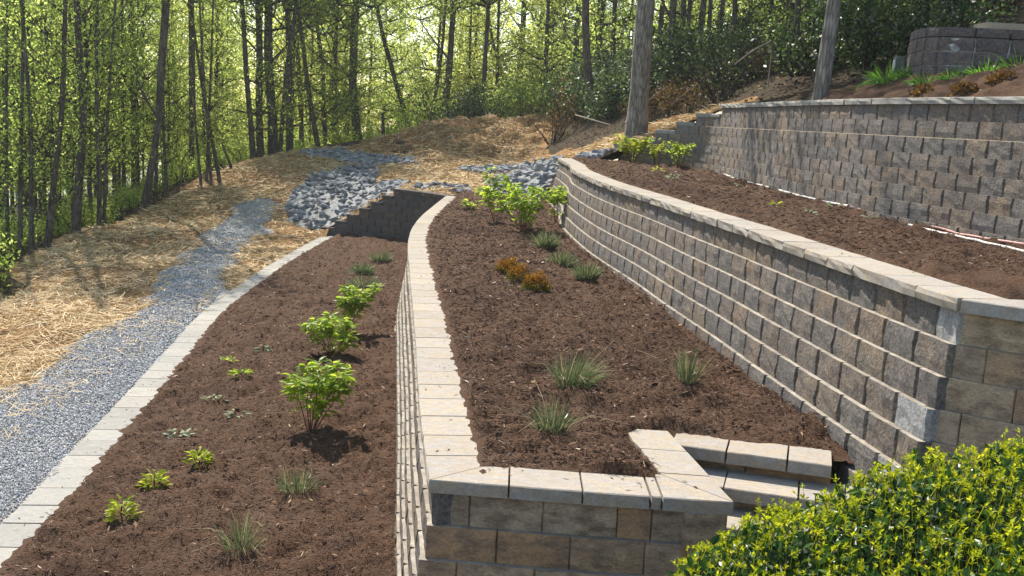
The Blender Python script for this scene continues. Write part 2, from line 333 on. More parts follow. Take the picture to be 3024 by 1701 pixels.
def mat_leaf(name, stops, trans, gloss=.0, mixf=.45, rough=.45):
    t = NT(name); r = island(t); c = t.ramp(r, stops); d = t.n('ShaderNodeBsdfDiffuse'); t.l(c, d.inputs[0])
    tr = t.n('ShaderNodeBsdfTranslucent'); t.l(t.ramp(r, [(p, tuple(min(.95, q * trans) for q in c_)) for p, c_ in stops]), tr.inputs[0])
    m = t.n('ShaderNodeMixShader'); m.inputs[0].default_value = mixf; t.l(d.outputs[0], m.inputs[1]); t.l(tr.outputs[0], m.inputs[2])
    if gloss:
        g = t.n('ShaderNodeBsdfGlossy'); g.inputs['Roughness'].default_value = rough; g.inputs[0].default_value = (1, 1, 1, 1)
        fr = t.n('ShaderNodeFresnel'); fr.inputs[0].default_value = 1.45; mu = t.n('ShaderNodeMath', operation='MULTIPLY'); mu.inputs[1].default_value = gloss * .2
        t.l(fr.outputs[0], mu.inputs[0]); m2 = t.n('ShaderNodeMixShader'); t.l(mu.outputs[0], m2.inputs[0]); t.l(m.outputs[0], m2.inputs[1]); t.l(g.outputs[0], m2.inputs[2]); m = m2
    return t.done(m)
M['leaf_spring'] = mat_leaf('spring_leaves', [(0, (.08, .12, .014)), (.5, (.145, .19, .042)), (.85, (.20, .24, .06)), (1, (.27, .26, .09))], 3.1, 0, .70)
M['leaf_yellow'] = mat_leaf('yellow_green_leaves', [(0, (.13, .16, .03)), (.6, (.20, .23, .05)), (1, (.30, .28, .09))], 3.0, 0, .72)
M['leaf_dark'] = mat_leaf('evergreen_leaves', [(0, (.010, .022, .008)), (.55, (.03, .055, .014)), (.85, (.07, .105, .026)), (1, (.13, .16, .05))], 1.9, .25, .4, .45)
M['leaf_bronze'] = mat_leaf('bronze_leaves', [(0, (.06, .03, .014)), (.6, (.10, .06, .02)), (1, (.13, .10, .03))], 1.5, .1, .4)
M['leaf_shrub'] = mat_leaf('shrub_leaves', [(0, (.11, .18, .012)), (.6, (.20, .28, .02)), (1, (.32, .36, .04))], 2.2, .8, .55, .4)
M['leaf_lime'] = mat_leaf('lime_leaves', [(0, (.17, .22, .015)), (.6, (.25, .3, .02)), (1, (.36, .36, .035))], 1.9, .6, .5, .4)
M['hedge_leaf'] = mat_leaf('glossy_hedge_leaves', [(0, (.012, .035, .008)), (.6, (.025, .065, .012)), (1, (.06, .12, .02))], 1.8, 1.3, .3, .3)
M['shoot'] = mat_leaf('fresh_hedge_shoots', [(0, (.22, .28, .008)), (.6, (.33, .36, .01)), (1, (.45, .42, .02))], 1.8, .7, .5, .35)
M['grass'] = mat_leaf('grey_green_grass', [(0, (.05, .075, .03)), (.6, (.10, .135, .055)), (.85, (.17, .19, .09)), (1, (.34, .27, .15))], 1.5, .5, .35, .4)
M['lily'] = mat_leaf('daylily_leaves', [(0, (.045, .12, .012)), (1, (.12, .24, .025))], 1.9, .7, .5, .4)
M['pale_leaf'] = mat_leaf('pale_small_leaves', [(0, (.16, .22, .10)), (1, (.38, .42, .28))], 1.2, .6, .3, .4)
M['conifer_green'] = mat_leaf('conifer_green', [(0, (.045, .055, .008)), (1, (.11, .11, .014))], 1.6, .3, .4)
M['conifer_orange'] = mat_leaf('conifer_orange', [(0, (.10, .045, .008)), (.6, (.19, .085, .012)), (1, (.26, .15, .02))], 1.6, .3, .45)
def plain(name, col, rough=.6, spec=.3):
    t = NT(name); n = t.noise(t.coord(), 30, 4, .6); c = t.mix(.35, col, t.ramp(n, [(.3, tuple(x * .6 for x in col)), (.7, tuple(min(1, x * 1.2) for x in col))]))
    return t.done(t.bsdf(c, rough, t.bump(n, .2, .003), spec))
M['stem'] = plain('red_brown_stems', (.11, .035, .02)); M['pvc'] = plain('white_pipe', (.66, .62, .58), .4); M['hose'] = plain('pink_hose', (.42, .22, .19), .5)
M['post'] = plain('grey_green_post', (.12, .15, .14)); M['post_pale'] = plain('pale_post_side', (.5, .5, .47)); M['slab'] = plain('tan_slab', (.33, .27, .2), .9); M['log'] = plain('dark_log', (.07, .05, .036), .95); M['stick'] = plain('dry_stick', (.24, .2, .16), .9)
def _water():
    t = NT('lake_water'); p = t.bsdf((.10, .13, .14), .12, t.bump(t.noise(t.coord(rnd=False), .8, 3), .3, .05), .5); return t.done(p)
M['water'] = _water()
# ---------------------------------------------------------------- retaining walls, block by block
def block_mesh(name, w, h, d, nx, nz, amp, chamf, seed, lip=.0):
    g = np.random.default_rng(seed); V = []; xs = np.r_[-w / 2 + .001, np.linspace(-w / 2 + chamf * .75, w / 2 - chamf * .75, nx - 1), w / 2 - .001]; zs = np.linspace(.001, h - .001, nz + 1)
    for j in range(nz + 1):
        for i in range(nx + 1):
            ex = i in (0, nx); ez = j in (0, nz)
            y = 0 + g.uniform(-1, 1) * amp * (.35 if (ex or ez) else 1) + (0 if ex or ez else amp * .35)
            x = xs[i] + (0 if ex else g.uniform(-1, 1) * amp * .5); z = zs[j] + (0 if ez else g.uniform(-1, 1) * amp * .5)
            if ex: y -= chamf * (1 + .3 * g.uniform(-1, 1)); x += 0
            if j == nz: y -= lip * (1 + .6 * g.uniform(-1, 1))
            V.append((x, y, z))
    n = (nx + 1) * (nz + 1)
    bk = [(-w / 2 + .002, -d, .001), (w / 2 - .002, -d, .001), (w / 2 - .002, -d, h - .001), (-w / 2 + .002, -d, h - .001)]
    V += bk; a = nx + 1; Q = []; T = []; TOP = set()
    for j in range(nz):
        for i in range(nx): Q.append((j * a + i, (j + 1) * a + i, (j + 1) * a + i + 1, j * a + i + 1))
    for i in range(nx):
        TOP.add(len(T)); T.append((nz * a + i, n + 3 if i < nx / 2 else n + 2, nz * a + i + 1))
        T.append((i, i + 1, n + 0 if i < nx / 2 else n + 1))
    mid = (nx + 1) // 2; TOP.add(len(T))
    T.append((nz * a + mid, n + 3, n + 2)); T.append((mid, n + 1, n + 0))
    for j in range(nz):
        T.append((j * a, n + (0 if j < nz / 2 else 3), (j + 1) * a)); T.append((j * a + nx, (j + 1) * a + nx, n + (1 if j < nz / 2 else 2)))
    mz = (nz + 1) // 2
    T.append((mz * a, n, n + 3)); T.append((mz * a + nx, n + 2, n + 1)); Q.append((n, n + 1, n + 2, n + 3))
    # the drawn outline above runs from the front towards the back (negative y)
    me = new_mesh(name, np.array(V), [np.array(T), np.array(Q)])
    mi = np.zeros(len(T) + len(Q), np.int32); mi[list(TOP)] = 1; me.materials.append(None); me.materials.append(M['ledge']); me.polygons.foreach_set('material_index', mi); return me
BW = .40
SPLIT = [block_mesh('split_block', BW, CH, .24, 5, 3, .009, .030, 100 + k, .004) for k in range(9)]
FACE = [block_mesh('smooth_block', .44, CH, .24, 5, 3, .006, .011, 200 + k, .003) for k in range(7)]
FACE_E = [block_mesh('stepped_block', .44, CH, .24, 4, 2, .006, .028, 400 + k, .016) for k in range(5)]
FACEH = [block_mesh('smooth_half_block', .22, CH, .24, 3, 2, .003, .010, 300 + k, .002) for k in range(3)]
def place_block(parent, L, S, s0, s1, off, z, lib, nominal, mat, name='block', hscale=1.0):
    a = along(L, s0, S); b = along(L, s1, S); t = b - a; w = np.linalg.norm(t); t /= w; n = np.array([-t[1], t[0]]); c = (a + b) / 2 + n * off
    lm = lib[RNG.integers(len(lib))]
    key = (lm.name, mat.name)
    if key not in _VAR:
        v = lm.copy(); v.materials[0] = mat; _VAR[key] = v
    o = bpy.data.objects.new(name, _VAR[key]); COL.objects.link(o); o.parent = parent
    o.location = (c[0], c[1], z); o.rotation_euler = (0, 0, math.atan2(t[1], t[0])); o.scale = (w / nominal * (1 if RNG.random() < .5 else 1), 1, hscale)
    return o
_VAR = {}
def cap_stone(parent, F, B, z, th, mat, rough=.006, name='cap_stone', gap=.0055):
    if parent.name == 'kerb_wall': gap = .011
    # F: front edge points in order, B: back edge points in order (same count); top at z
    F = np.array(F, float); B = np.array(B, float); m = len(F)
    gap = gap * RNG.uniform(.6, 1.7)
    def shrink(A):
        A = A.copy(); d0 = unit(A[1] - A[0]); d1 = unit(A[-2] - A[-1]); A[0] += d0 * gap; A[-1] += d1 * gap; return A
    F = shrink(F); B = shrink(B); out = unit(F - B); c = (F.mean(0) + B.mean(0)) / 2
    r = RNG.uniform(-1, 1, m) * rough; r2 = RNG.uniform(-1, 1, m) * rough; rb = RNG.uniform(-1, 1, m) * .008
    dz = RNG.uniform(-.0015, .0015); z = z + dz
    def ring(A, zz, o): return np.c_[A + out * o[:, None] - c, np.full(m, zz)]
    o = np.zeros(m)
    R = [ring(F, z - th, r2), ring(F, z - th * .45, r + rough * .5), ring(F, z - .006, r2 * .5), ring(F, z, o - .007), ring(B, z, rb), ring(B, z - th, rb)]
    V = np.vstack(R); Q = []
    for k in range(len(R)):
        k2 = (k + 1) % len(R)
        for i in range(m - 1): Q.append((k * m + i, k2 * m + i, k2 * m + i + 1, k * m + i + 1))
    P = np.array([[k * m for k in range(6)], [k * m + m - 1 for k in range(5, -1, -1)]])
    V[:, 2] -= z
    me = new_mesh(name, V, [np.array(Q), P]); return put(name, me, mat, parent, (c[0], c[1], z))
def caps_along(parent, L, z, th, depth, width, mat, overhang=.03, s0=0.0, s1=None, rough=.006, jitter=.0, zfun=None):
    S = arclen(L); s1 = S[-1] if s1 is None else s1; Fo = offset(L, overhang); Bo = offset(L, -depth); n = max(1, round((s1 - s0) / width)); e = np.linspace(s0, s1, n + 1)
    if jitter: e[1:-1] += RNG.uniform(-jitter, jitter, n - 1)
    for a, b in zip(e[:-1], e[1:]):
        q = np.linspace(a, b, 4); F = [along(Fo, s, S) for s in q]; B = [along(Bo, s, S) for s in q]
        zz = z if zfun is None else zfun(F[1][1])
        cap_stone(parent, F, B, zz, th, mat, rough)
def course(parent, L, z0, off, w, s0, s1, lib, nominal, mat, phase=0.0, depth=None, cap=None, name='block'):
    S = arclen(L); e = [s0]
    if phase: e.append(s0 + w * phase)
    while e[-1] + w * 1.45 < s1: e.append(e[-1] + w * (1 + RNG.uniform(-.012, .012)))
    e.append(s1)
    for a, b in zip(e[:-1], e[1:]):
        if cap is not None and cap[0] <= 0: return
        place_block(parent, L, S, a, b, off, z0, lib, nominal, mat, name)
        if cap is not None: cap[0] -= 1
    return
TH = .08
# lower wall: long curved run, short front and the arm beside the steps
LB = catmull(B_LINE, .05)
wallB = thing('retaining_wall', 'lower curved retaining wall with pale flat caps between the two lowest mulch beds', 'retaining wall', (-.43, 5.74, 0))
wallB.location = (0, 0, 0)
SETB, SETC = .034, .045
left = [230]
SB = arclen(LB)
mir_in = (-.13, 6.01)
# caps: the first is mitred at the corner
FoB, BoB = offset(LB, .0), offset(LB, -.34)
eB = [0.0, .43]
while eB[-1] + .7 < SB[-1]: eB.append(eB[-1] + .44 + RNG.uniform(-.03, .03))
eB.append(SB[-1])
for i, (a, b) in enumerate(zip(eB[:-1], eB[1:])):
    q = np.linspace(a, b, 4); F = [along(FoB, s, SB) for s in q]; B = [along(BoB, s, SB) for s in q]
    if i == 0: B = list(np.linspace(mir_in, B[-1], 4))
    cap_stone(wallB, F, B, ZA, TH, M['cap'] , .006)
rest = []
for k in range(7):
    z0 = ZA - TH - CH * (k + 1); off = -.03 + SETB * k
    n0 = left[0]; S_end = SB[-1]
    course(wallB, LB, z0, off, .40, .0 if k % 2 else .0, min(SB[-1], 11.5), SPLIT, BW, M['split'], .5 if k % 2 else 0)
    rest.append((z0, off))
mm = Mesh()
for z0, off in rest:                         # far run of the same wall, turned away from view: joined
    s = 11.5; w = .4
    while s < SB[-1] - .05:
        a = along(LB, s, SB); b = along(LB, min(s + w, SB[-1]), SB); t = unit(b - a); n = np.array([-t[1], t[0]]); c = (a + b) / 2 + n * off
        me = SPLIT[RNG.integers(9)]; V = np.empty(len(me.vertices) * 3, np.float32); me.vertices.foreach_get('co', V); V = V.reshape(-1, 3)
        X = c[None] + V[:, :1] * t[None] + V[:, 1:2] * n[None]
        polys = [p.vertices[:] for p in me.polygons]
        mm.add(np.c_[X, V[:, 2] + z0], [np.array([p for p in polys if len(p) == 3]), np.array([p for p in polys if len(p) == 4])])
        s += w
me = mm.build('block_run'); me.materials.append(M['split']); o = put('block_run', me, None, wallB); o['kind'] = 'stuff'
# front of the lower wall (line runs from its right end to the corner so that the outside is towards the camera)
AX = [1.34, .93, .86, .47, .04, -.43]
def ya(x): return 5.74 - (x + .43) * .068 if x < .05 else 5.70 - (x) * .060
def cap_front(x0, x1, i0=None, i1=None):
    xs = np.linspace(x0, x1, 4); F = [(x, ya(x)) for x in xs]
    b0 = i0 if i0 else (x0, ya(x0) + .32); b1 = i1 if i1 else (x1, ya(x1) + .32)
    cap_stone(wallB, F, list(np.linspace(b0, b1, 4)), ZA, TH, M['cap'], .003)
ARM_IN = (.98, 6.03)
cap_front(1.34, .93, ARM_IN, (.93, 6.02)); cap_front(.93, .86); cap_front(.86, .47); cap_front(.47, .04); cap_front(.04, -.43, None, mir_in)
LA = np.array([(x, ya(x)) for x in np.linspace(1.32, -.42, 60)])
rowsA = [[.44, .20, .44, .44, .22], [.24, .24, .43, .43, .42], [.44, .20, .44, .44, .22], [.24, .24, .43, .43, .42], [.44, .2, .44, .44, .22], [.24, .24, .43, .43, .42]]
def custom_course(parent, L, z0, off, ws, name='block', mat=None):
    S = arclen(L); tot = sum(ws); s = 0.0
    for w in ws:
        w2 = w * S[-1] / tot; lib, nom = (FACE, .44) if w > .3 else (FACEH, .22)
        place_block(parent, L, S, s, s + w2, off, z0, lib, nom, mat or M['face'], name); s += w2
for k, ws in enumerate(rowsA):
    ext = SETB * k
    L2 = np.array([(x, ya(x)) for x in np.linspace(1.315 + ext * .6, -.405 - ext, 60)])
    custom_course(wallB, L2, ZA - TH - CH * (k + 1), -.03 + SETB * k, ws, 'front_block')
# arm beside the steps
def arm(y, d): # outer edge x at y, inset d
    return 1.34 + (y - 5.62) * -.145 - d
ys = [5.62, 6.04, 6.5, 6.95]
for a, b in zip(ys[:-1], ys[1:]):
    q = np.linspace(a, b, 4); F = [(arm(y, 0), y) for y in q]; B = [(arm(y, .33) + .015, y + .02) for y in q]
    if a == 5.62: B = list(np.linspace(ARM_IN, B[-1], 4))
    cap_stone(wallB, F[::-1], B[::-1], ZA, TH, M['cap'], .002)
LR = np.array([(arm(y, .03), y) for y in np.linspace(6.95, 5.64, 40)])
for k in range(6):
    custom_course(wallB, LR, ZA - TH - CH * (k + 1), 0.0, [.44, .44, .44] if k % 2 else [.22, .44, .44, .22], 'arm_block')
# ---- stepped wall at the far end of the lowest bed
LE = catmull(E_LINE, .05); SE = arclen(LE)
wallE = thing('stepped_wall', 'dark shaded wall whose top steps down in seven steps beside the big rock pile', 'retaining wall', (0, 0, 0), )
stepE = [s_at(LE, p) for p in [(-3.4, 28.39), (-3.74, 28.55), (-4.08, 28.66), (-4.40, 28.75), (-4.74, 28.82), (-5.12, 28.87)]] + [SE[-1]]
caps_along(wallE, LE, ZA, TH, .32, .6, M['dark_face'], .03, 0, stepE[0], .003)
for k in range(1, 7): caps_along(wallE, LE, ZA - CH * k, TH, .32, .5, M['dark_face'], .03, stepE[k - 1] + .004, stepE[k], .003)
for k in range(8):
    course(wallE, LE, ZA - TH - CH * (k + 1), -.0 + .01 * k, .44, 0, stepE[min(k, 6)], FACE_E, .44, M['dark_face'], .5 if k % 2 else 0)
# ---- middle wall
LC = catmull(C_LINE, .05); SC = arclen(LC)
wallC = thing('retaining_wall', 'long middle retaining wall of split grey-brown blocks with a sunlit pale cap', 'retaining wall')
caps_along(wallC, LC, ZC, TH, .30, .45, M['cap'], .03, .0, None, .010, .02)
capC_faces = 0
for k in range(6):
    z0 = ZC - TH - CH * (k + 1); off = -.005 + SETC * k
    S = SC; fr = .24 if k % 2 == 0 else .38
    place_block(wallC, LC, SC, -.0, fr, off, z0, SPLIT, BW, M['split_pale'] if k in (0, 3, 5) else M['split'], 'corner_block')
    course(wallC, LC, z0, off, BW, fr, SC[-1], SPLIT, BW, M['split'])
LCR = catmull(C_RET[::-1], .05)
caps_along(wallC, LCR, ZC, TH, .30, .45, M['cap'], .03, 0, None, .003)
for k in range(8):
    S = arclen(LCR); off = -.02 + .02 * k; L2 = np.vstack([LCR, LCR[-1] + (unit(LCR[-1] - LCR[-2])) * (SETC * k + .0)]); S2 = arclen(L2)
    e = [S2[-1]]
    first = .45 if k % 2 == 0 else .22
    e.append(e[-1] - first)
    while e[-1] > .45: e.append(e[-1] - .45)
    e.append(0.0)
    for a, b in zip(e[1:], e[:-1]):
        if b - a > .05: place_block(wallC, L2, S2, a, b, off, ZC - TH - CH * (k + 1), FACE if b - a > .3 else FACEH, .44 if b - a > .3 else .22, M['face'], 'return_block')
for k in range(6, 8):
    course(wallC, LC, ZC - TH - CH * (k + 1), -.005 + SETC * k, BW, 0, 2.2, SPLIT, BW, M['split'], .5 if k % 2 else 0)
# ---- upper wall
LD = catmull(D_LINE, .05); SD = arclen(LD)
wallD = thing('retaining_wall', 'tall upper retaining wall of square split blocks stepping down towards the big tree', 'retaining wall')
stepD = [s_at(LD, p) for p in [(4.25, 22.1), (3.92, 23.2), (3.57, 23.77), (3.18, 24.14), (2.95, 24.3)]] + [SD[-1]] * 4
caps_along(wallD, LD, ZD, TH, .30, .45, M['cap_grey'], .03, 0, stepD[0], .010, .02)
for k in range(1, 5): caps_along(wallD, LD, ZD - CH * k, TH, .30, .5, M['cap_grey'], .03, stepD[k - 1] + .004, stepD[k], .008)
for k in range(8):
    course(wallD, LD, ZD - TH - CH * (k + 1), -.005 + .018 * k, .395, 0, stepD[min(k, 5)], SPLIT, BW, M['split'], .5 if k % 2 else 0)
# ---- low kerb wall along the gravel path
LK = catmull(K_OUT, .05); SK = arclen(LK)
wallK = thing('kerb_wall', 'low curved edging of pale flat stones between the gravel path and the lowest mulch bed', 'kerb')
caps_along(wallK, LK, 0, TH, .37, .42, M['cap_grey'], .0, 0, None, .010, .05, lambda y: float(zk(y)))
mm = Mesh()
Fo, Bo = offset(LK, -.03), offset(LK, -.33); n = len(LK)
z = zk(LK[:, 1]); V = np.vstack([np.c_[Fo, z - .06], np.c_[Fo, z - .45], np.c_[Bo, z - .45], np.c_[Bo, z - .06]]); i = np.arange(n - 1)
mm.add(V, np.vstack([np.stack([a * n + i, b * n + i, b * n + i + 1, a * n + i + 1], -1) for a, b in ((0, 1), (1, 2), (2, 3), (3, 0))]))
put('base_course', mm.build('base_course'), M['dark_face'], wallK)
# ---- rounded old wall up the slope
F_LINE = [(9.2, 15.3), (8.2, 15.12), (7.2, 15.05), (6.4, 15.02), (6.0, 15.12), (5.83, 15.35), (5.82, 15.75), (5.95, 16.3)]
LF = catmull(F_LINE, .03); SF = arclen(LF)
wallF = thing('rounded_wall', 'old rounded block wall with chalky white joints up the mulch slope', 'retaining wall')
F_TOP = 4.98
for k in range(5):
    h = .14 if k == 0 else CH
    z0 = F_TOP - .14 - CH * k
    SBW = .5
    s = SF[-1] - (.25 if k % 2 else 0); e = [SF[-1]] + ([s] if k % 2 else [])
    while e[-1] > .5:
        curv = 3.3 < e[-1] < 5.6
        e.append(e[-1] - (.24 if curv else .5))
    e.append(0)
    for a, b in zip(e[1:], e[:-1]):
        if b - a > .04: place_block(wallF, LF, SF, a + .010, b - .010, .006 * k, z0 + .008, SPLIT, BW, M['old_block'], 'cap_block' if k == 0 else 'block', (h - .012) / CH)
mm = Mesh(); Fo = offset(LF, -.026); n = len(LF)
V = np.vstack([np.c_[Fo, np.full(n, F_TOP - .16)], np.c_[Fo, np.full(n, F_TOP - 1.1)]]); i = np.arange(n - 1)
mm.add(V, np.stack([i, n + i, n + i + 1, i + 1], -1)); put('mortar', mm.build('mortar'), M['mortar'], wallF)
# ---- steps between the lower wall's arm and the middle wall
steps = thing('stone_steps', 'flight of pale stone steps climbing to the middle mulch bed beside the front wall', 'steps')
def tread(z, p0, p1, depth, joints, riser_mat):
    p0 = np.array(p0, float); p1 = np.array(p1, float); t = unit(p1 - p0); nb = np.array([-t[1], t[0]])
    W = np.linalg.norm(p1 - p0); e = [0] + joints + [W]
    for a, b in zip(e[:-1], e[1:]):
        q = np.linspace(b, a, 4); cap_stone(steps, [p0 + t * s for s in q], [p0 + t * s + nb * depth for s in q], z, .085, M['cap'], .003, 'tread')
    L = np.array([p0 + t * s + nb * .07 for s in np.linspace(W, 0, 30)])
    S = arclen(L); e = [0] + [j + .18 for j in joints if j + .18 < W] + [W]
    for a, b in zip(e[:-1], e[1:]): place_block(steps, L, S, a, b, 0, z - .085 - CH, FACE, .44, riser_mat, 'riser')
tread(1.24, (1.14, 6.778), (2.17, 6.481), .36, [.38, .78], M['face'])
tread(1.09, (1.20, 6.448), (2.33, 6.127), .38, [.25, .72], M['face'])
tread(.94, (1.30, 6.108), (2.46, 5.77), .38, [.27, .7], M['face'])
tread(.79, (1.46, 5.74), (2.40, 5.46), .36, [.3, .7], M['face'])
tread(.64, (1.5, 5.4), (2.45, 5.12), .36, [.3, .7], M['face'])
# ---------------------------------------------------------------- ground, beds, path
K_IN = offset(LK, -.37); B_IN = offset(LB, -.34); C_BASE = offset(LC, .26); C_IN = offset(LC, -.30); D_BASE = offset(LD, .12); D_BACK = offset(LD, -.22)
def sub(L, k): return [tuple(p) for p in L[::k]] + [tuple(L[-1])]
POLY_L = [(-3.43, 4.6)] + sub(K_IN, 8) + [(-4.6, 28.8), (-3.4, 28.4), (-1.9, 27.1)] + sub(offset(LB, .10), 8)[::-1] + [(-.65, 4.6)]
POLY_M = [(-.13, 6.01), (.4, 5.99), (.95, 6.0), (.975, 6.25), (.93, 6.45), (.86, 6.62), (.84, 6.80), (.95, 6.97), (1.2, 7.09), (2.4, 6.78)] + sub(C_BASE, 8)[10:] + [(.75, 26.2), (.2, 27.0), (-.7, 27.3), (-1.5, 27.2)] + sub(B_IN, 8)[::-1]
POLY_U = sub(C_IN, 8) + [(1.35, 25.75), (2.3, 24.9), (2.75, 24.3)] + sub(D_BASE, 8)[::-1] + [(5.9, 8.6), (6.2, 6.6), (5.2, 5.5), (4.0, 5.62), (3.4, 5.8), (3.05, 6.1)]
LVB = lambda y: np.interp(y, LB[:, 1], LB[:, 0]); LVC = lambda y: np.interp(y, LC[:, 1], LC[:, 0]); LVD = lambda y: np.interp(y, LD[::1, 1], LD[:, 0])
def zM(x, y):
    u = np.clip((x - LVB(y)) / (LVC(y) - LVB(y)), 0, 1); zc = np.interp(y, [6, 7.5, 10, 14, 25], [1.22, 1.23, 1.28, 1.34, 1.37])
    return 1.275 * (1 - u) + zc * u + .0
def zL(x, y): return zk(y) + .005
def zU(x, y):
    u = np.clip((x - LVC(y)) / (LVD(y) - LVC(y)), 0, 1); zd = np.interp(y, [8, 11, 14, 23, 26], [2.24, 2.27, 2.31, 2.40, 2.42])
    return (ZC - .01) * (1 - u) + zd * u
def mulch_relief(x, y):
    return .10 * fbm(x * .8, y, .20, 4, 3, .58) + .05 * fbm(x, y, 1.1, 2, 9) + .020 * np.abs(fbm(x, y, .045, 2, 17))
def yrange(y0, y1, k, mn):
    o = [y0]
    while o[-1] < y1: o.append(o[-1] + max(mn, k * o[-1]))
    return np.array(o)
def bed(name, poly, zf, xs, ys, cap_edge=.010):
    P = poly; cache = {}
    def sd(X, Y):
        k = X.shape
        if k not in cache: cache[k] = poly_sd(X, Y, P)
        return cache[k]
    def z(X, Y):
        d = sd(X, Y); r = mulch_relief(X, Y); inn = np.clip(d / .05, 0, 1)
        edge = zf(X, Y) + cap_edge + d * .30 + .022 * fbm(X, Y, .09, 3, 5)
        return np.where(d > .05, zf(X, Y) + .045 + r, edge * (1 - inn) + (zf(X, Y) + .045 + r) * inn)
    V, F = sheet(xs, ys, z, lambda X, Y: sd(X, Y) > -.10)
    o = put(name, smooth(new_mesh(name, V, F)), M['mulch']); o['kind'] = 'structure'; return o
bed('ground_lower_bed', POLY_L, zL, np.arange(-5.4, -.2, .036), yrange(4.7, 28.9, .0052, .03))
bed('ground_middle_bed', POLY_M, zM, np.arange(-1.75, 2.75, .034), yrange(5.85, 27.4, .0052, .03))
bed('ground_upper_bed', POLY_U, zU, np.arange(.95, 6.0, .04), yrange(5.3, 26.0, .0052, .04))
# bed on the slope above the upper wall
POLY_S = sub(offset(LD, -.26), 8)[:36] + [(4.75, 17.6), (5.1, 18.2), (5.9, 17.6), (6.3, 16.4), (9.5, 15.6), (9.5, 8.9)]
def slope_z(X, Y): return ground(X, Y) + .02
bed('ground_slope_bed', POLY_S, slope_z, np.arange(4.5, 9.6, .07), np.arange(8.8, 18.4, .06))
# terrain, brought level with the kerb stones along their outer side
_ground0 = ground
def ground(x, y):
    x = np.asarray(x, float); y = np.asarray(y, float); z = _ground0(x, y)
    d = np.interp(y, LK[:, 1], LK[:, 0]) - x; w = np.clip(1 - (d - .15) / 1.1, 0, 1) * np.clip((29.0 - y) / .8, 0, 1) * (d > -1); w = w * w * (3 - 2 * w)
    return z * (1 - w) + (zk(y) - .035) * w
TERR = sub(offset(LK, -.18), 10) + sub(offset(LE, -.14)[::-1], 10) + [(-1.5, 27.4), (-.7, 27.5), (.2, 27.2), (.75, 26.4), (1.0, 25.9), (1.35, 25.95), (2.3, 25.0), (2.75, 24.6)] + sub(offset(LD, -.35)[::-1], 10) + [(6.3, 2), (-3.6, 2)]
def cells_outside(X, Y): return poly_sd(X, Y, TERR) < 0
NEAR = (-20, 14, 3.5, 52)
def coarse(a, b, s, lo, hi, s2):
    return np.unique(np.concatenate([np.arange(a, lo, s2), np.arange(lo, hi, s), np.arange(hi, b + .1, s2)]).round(3))
gx = coarse(-160, 160, .35, NEAR[0], NEAR[1], 3.0); gy = coarse(-20, 200, .35, NEAR[2], NEAR[3], 3.0)
def terr_z(X, Y):
    return ground(X, Y) - .05 + .05 * fbm(X, Y, 1.5, 3, 40) - .02
V, F = sheet(gx, gy, terr_z, lambda X, Y: np.ones_like(X, bool))
cen = V[F].mean(1); keep = poly_sd(cen[:, 0], cen[:, 1], TERR) < 0; keep &= ~((cen[:, 1] < 9) & (cen[:, 0] > -4) & (cen[:, 0] < 7))
o = put('ground_forest_floor', smooth(new_mesh('ground_forest_floor', V, F[keep])), M['floor']); o['kind'] = 'structure'
# planting ground in front of the walls, under the hedge
def fore_z(X, Y): return .02 + np.clip((X + .4) / 1.6, 0, 1) * .45 + .04 * fbm(X, Y, .5, 3, 12)
V, F = sheet(np.arange(-14, 12, .25), np.arange(-4, 6.6, .25), fore_z, lambda X, Y: (X > -.55) | (Y < 4.9))
V[:, 2] -= np.where((V[:, 0] < -.5), .08, 0)
o = put('ground_planting_bed', smooth(new_mesh('ground_planting_bed', V, F)), M['mulch']); o['kind'] = 'structure'
# rock piles
RP_A = [(-6.95, 31.0), (-7.25, 33.2), (-6.9, 34.9), (-6.1, 35.7), (-5.0, 35.8), (-4.55, 33.6), (-4.5, 32.2), (-3.7, 31.2), (-3.0, 29.6), (-3.4, 28.9), (-4.2, 29.1), (-5.0, 29.2), (-5.55, 29.1), (-6.0, 29.3), (-6.6, 29.9)]
RP_E = [(-2.9, 28.75), (-2.8, 29.35), (-2.1, 29.5), (-1.3, 29.1), (-1.1, 28.2), (-1.6, 27.7)]
RP_C = [(-.75, 28.6), (-1.0, 30.2), (-.3, 32.2), (-.2, 33.8), (.4, 35.0), (1.3, 34.2), (1.2, 31), (1.35, 28.6), (1.2, 26.6), (.85, 26.15), (.35, 27.0)]
RP_C2 = [(-2.2, 35.5), (-1.9, 36.4), (-1, 37), (.1, 36.4), (.3, 35.3), (-.2, 34.2), (-1.2, 34.6)]
RP_U = [(1.1, 25.95), (1.2, 26.9), (1.9, 27.0), (2.8, 26.2), (2.75, 25.2), (2.2, 25.3), (1.4, 25.95)]
RP_F = [(-9.2, 42.7), (-9.0, 44.0), (-7.4, 42.9), (-5.5, 40.2), (-4.1, 38.4), (-3.6, 37.3), (-4.6, 36.9), (-5.3, 36.3), (-6.0, 37.4), (-7.3, 40.0)]
# straw
STRAW = [(-4.6, 5), (-5.2, 17), (-5.42, 22), (-5.46, 27.2), (-5.45, 28.7), (-4.4, 28.95), (-3.5, 28.65), (-2.6, 28.0), (-1.7, 27.2), (-1.0, 27.5), (-.2, 27.3), (.5, 26.8), (1.1, 26.2), (2.2, 25.3), (2.8, 24.75), (3.3, 24.45), (3.9, 23.7), (4.5, 22.6), (4.75, 21.8), (4.8, 23.2), (4.2, 25.2), (3.4, 28), (2.7, 31.2), (1.6, 33.4), (.6, 37.4), (.9, 42), (1.3, 45), (.5, 46.6), (-3, 47), (-5.3, 48.5), (-6.4, 46), (-7.2, 43.6), (-8.2, 45.5), (-10, 46.5), (-11.4, 43), (-12.1, 38), (-11.7, 33.5), (-11.9, 29.4), (-11.6, 26.6), (-11.3, 23.6), (-9.6, 19), (-8.7, 17), (-8.6, 12), (-8.2, 5)]
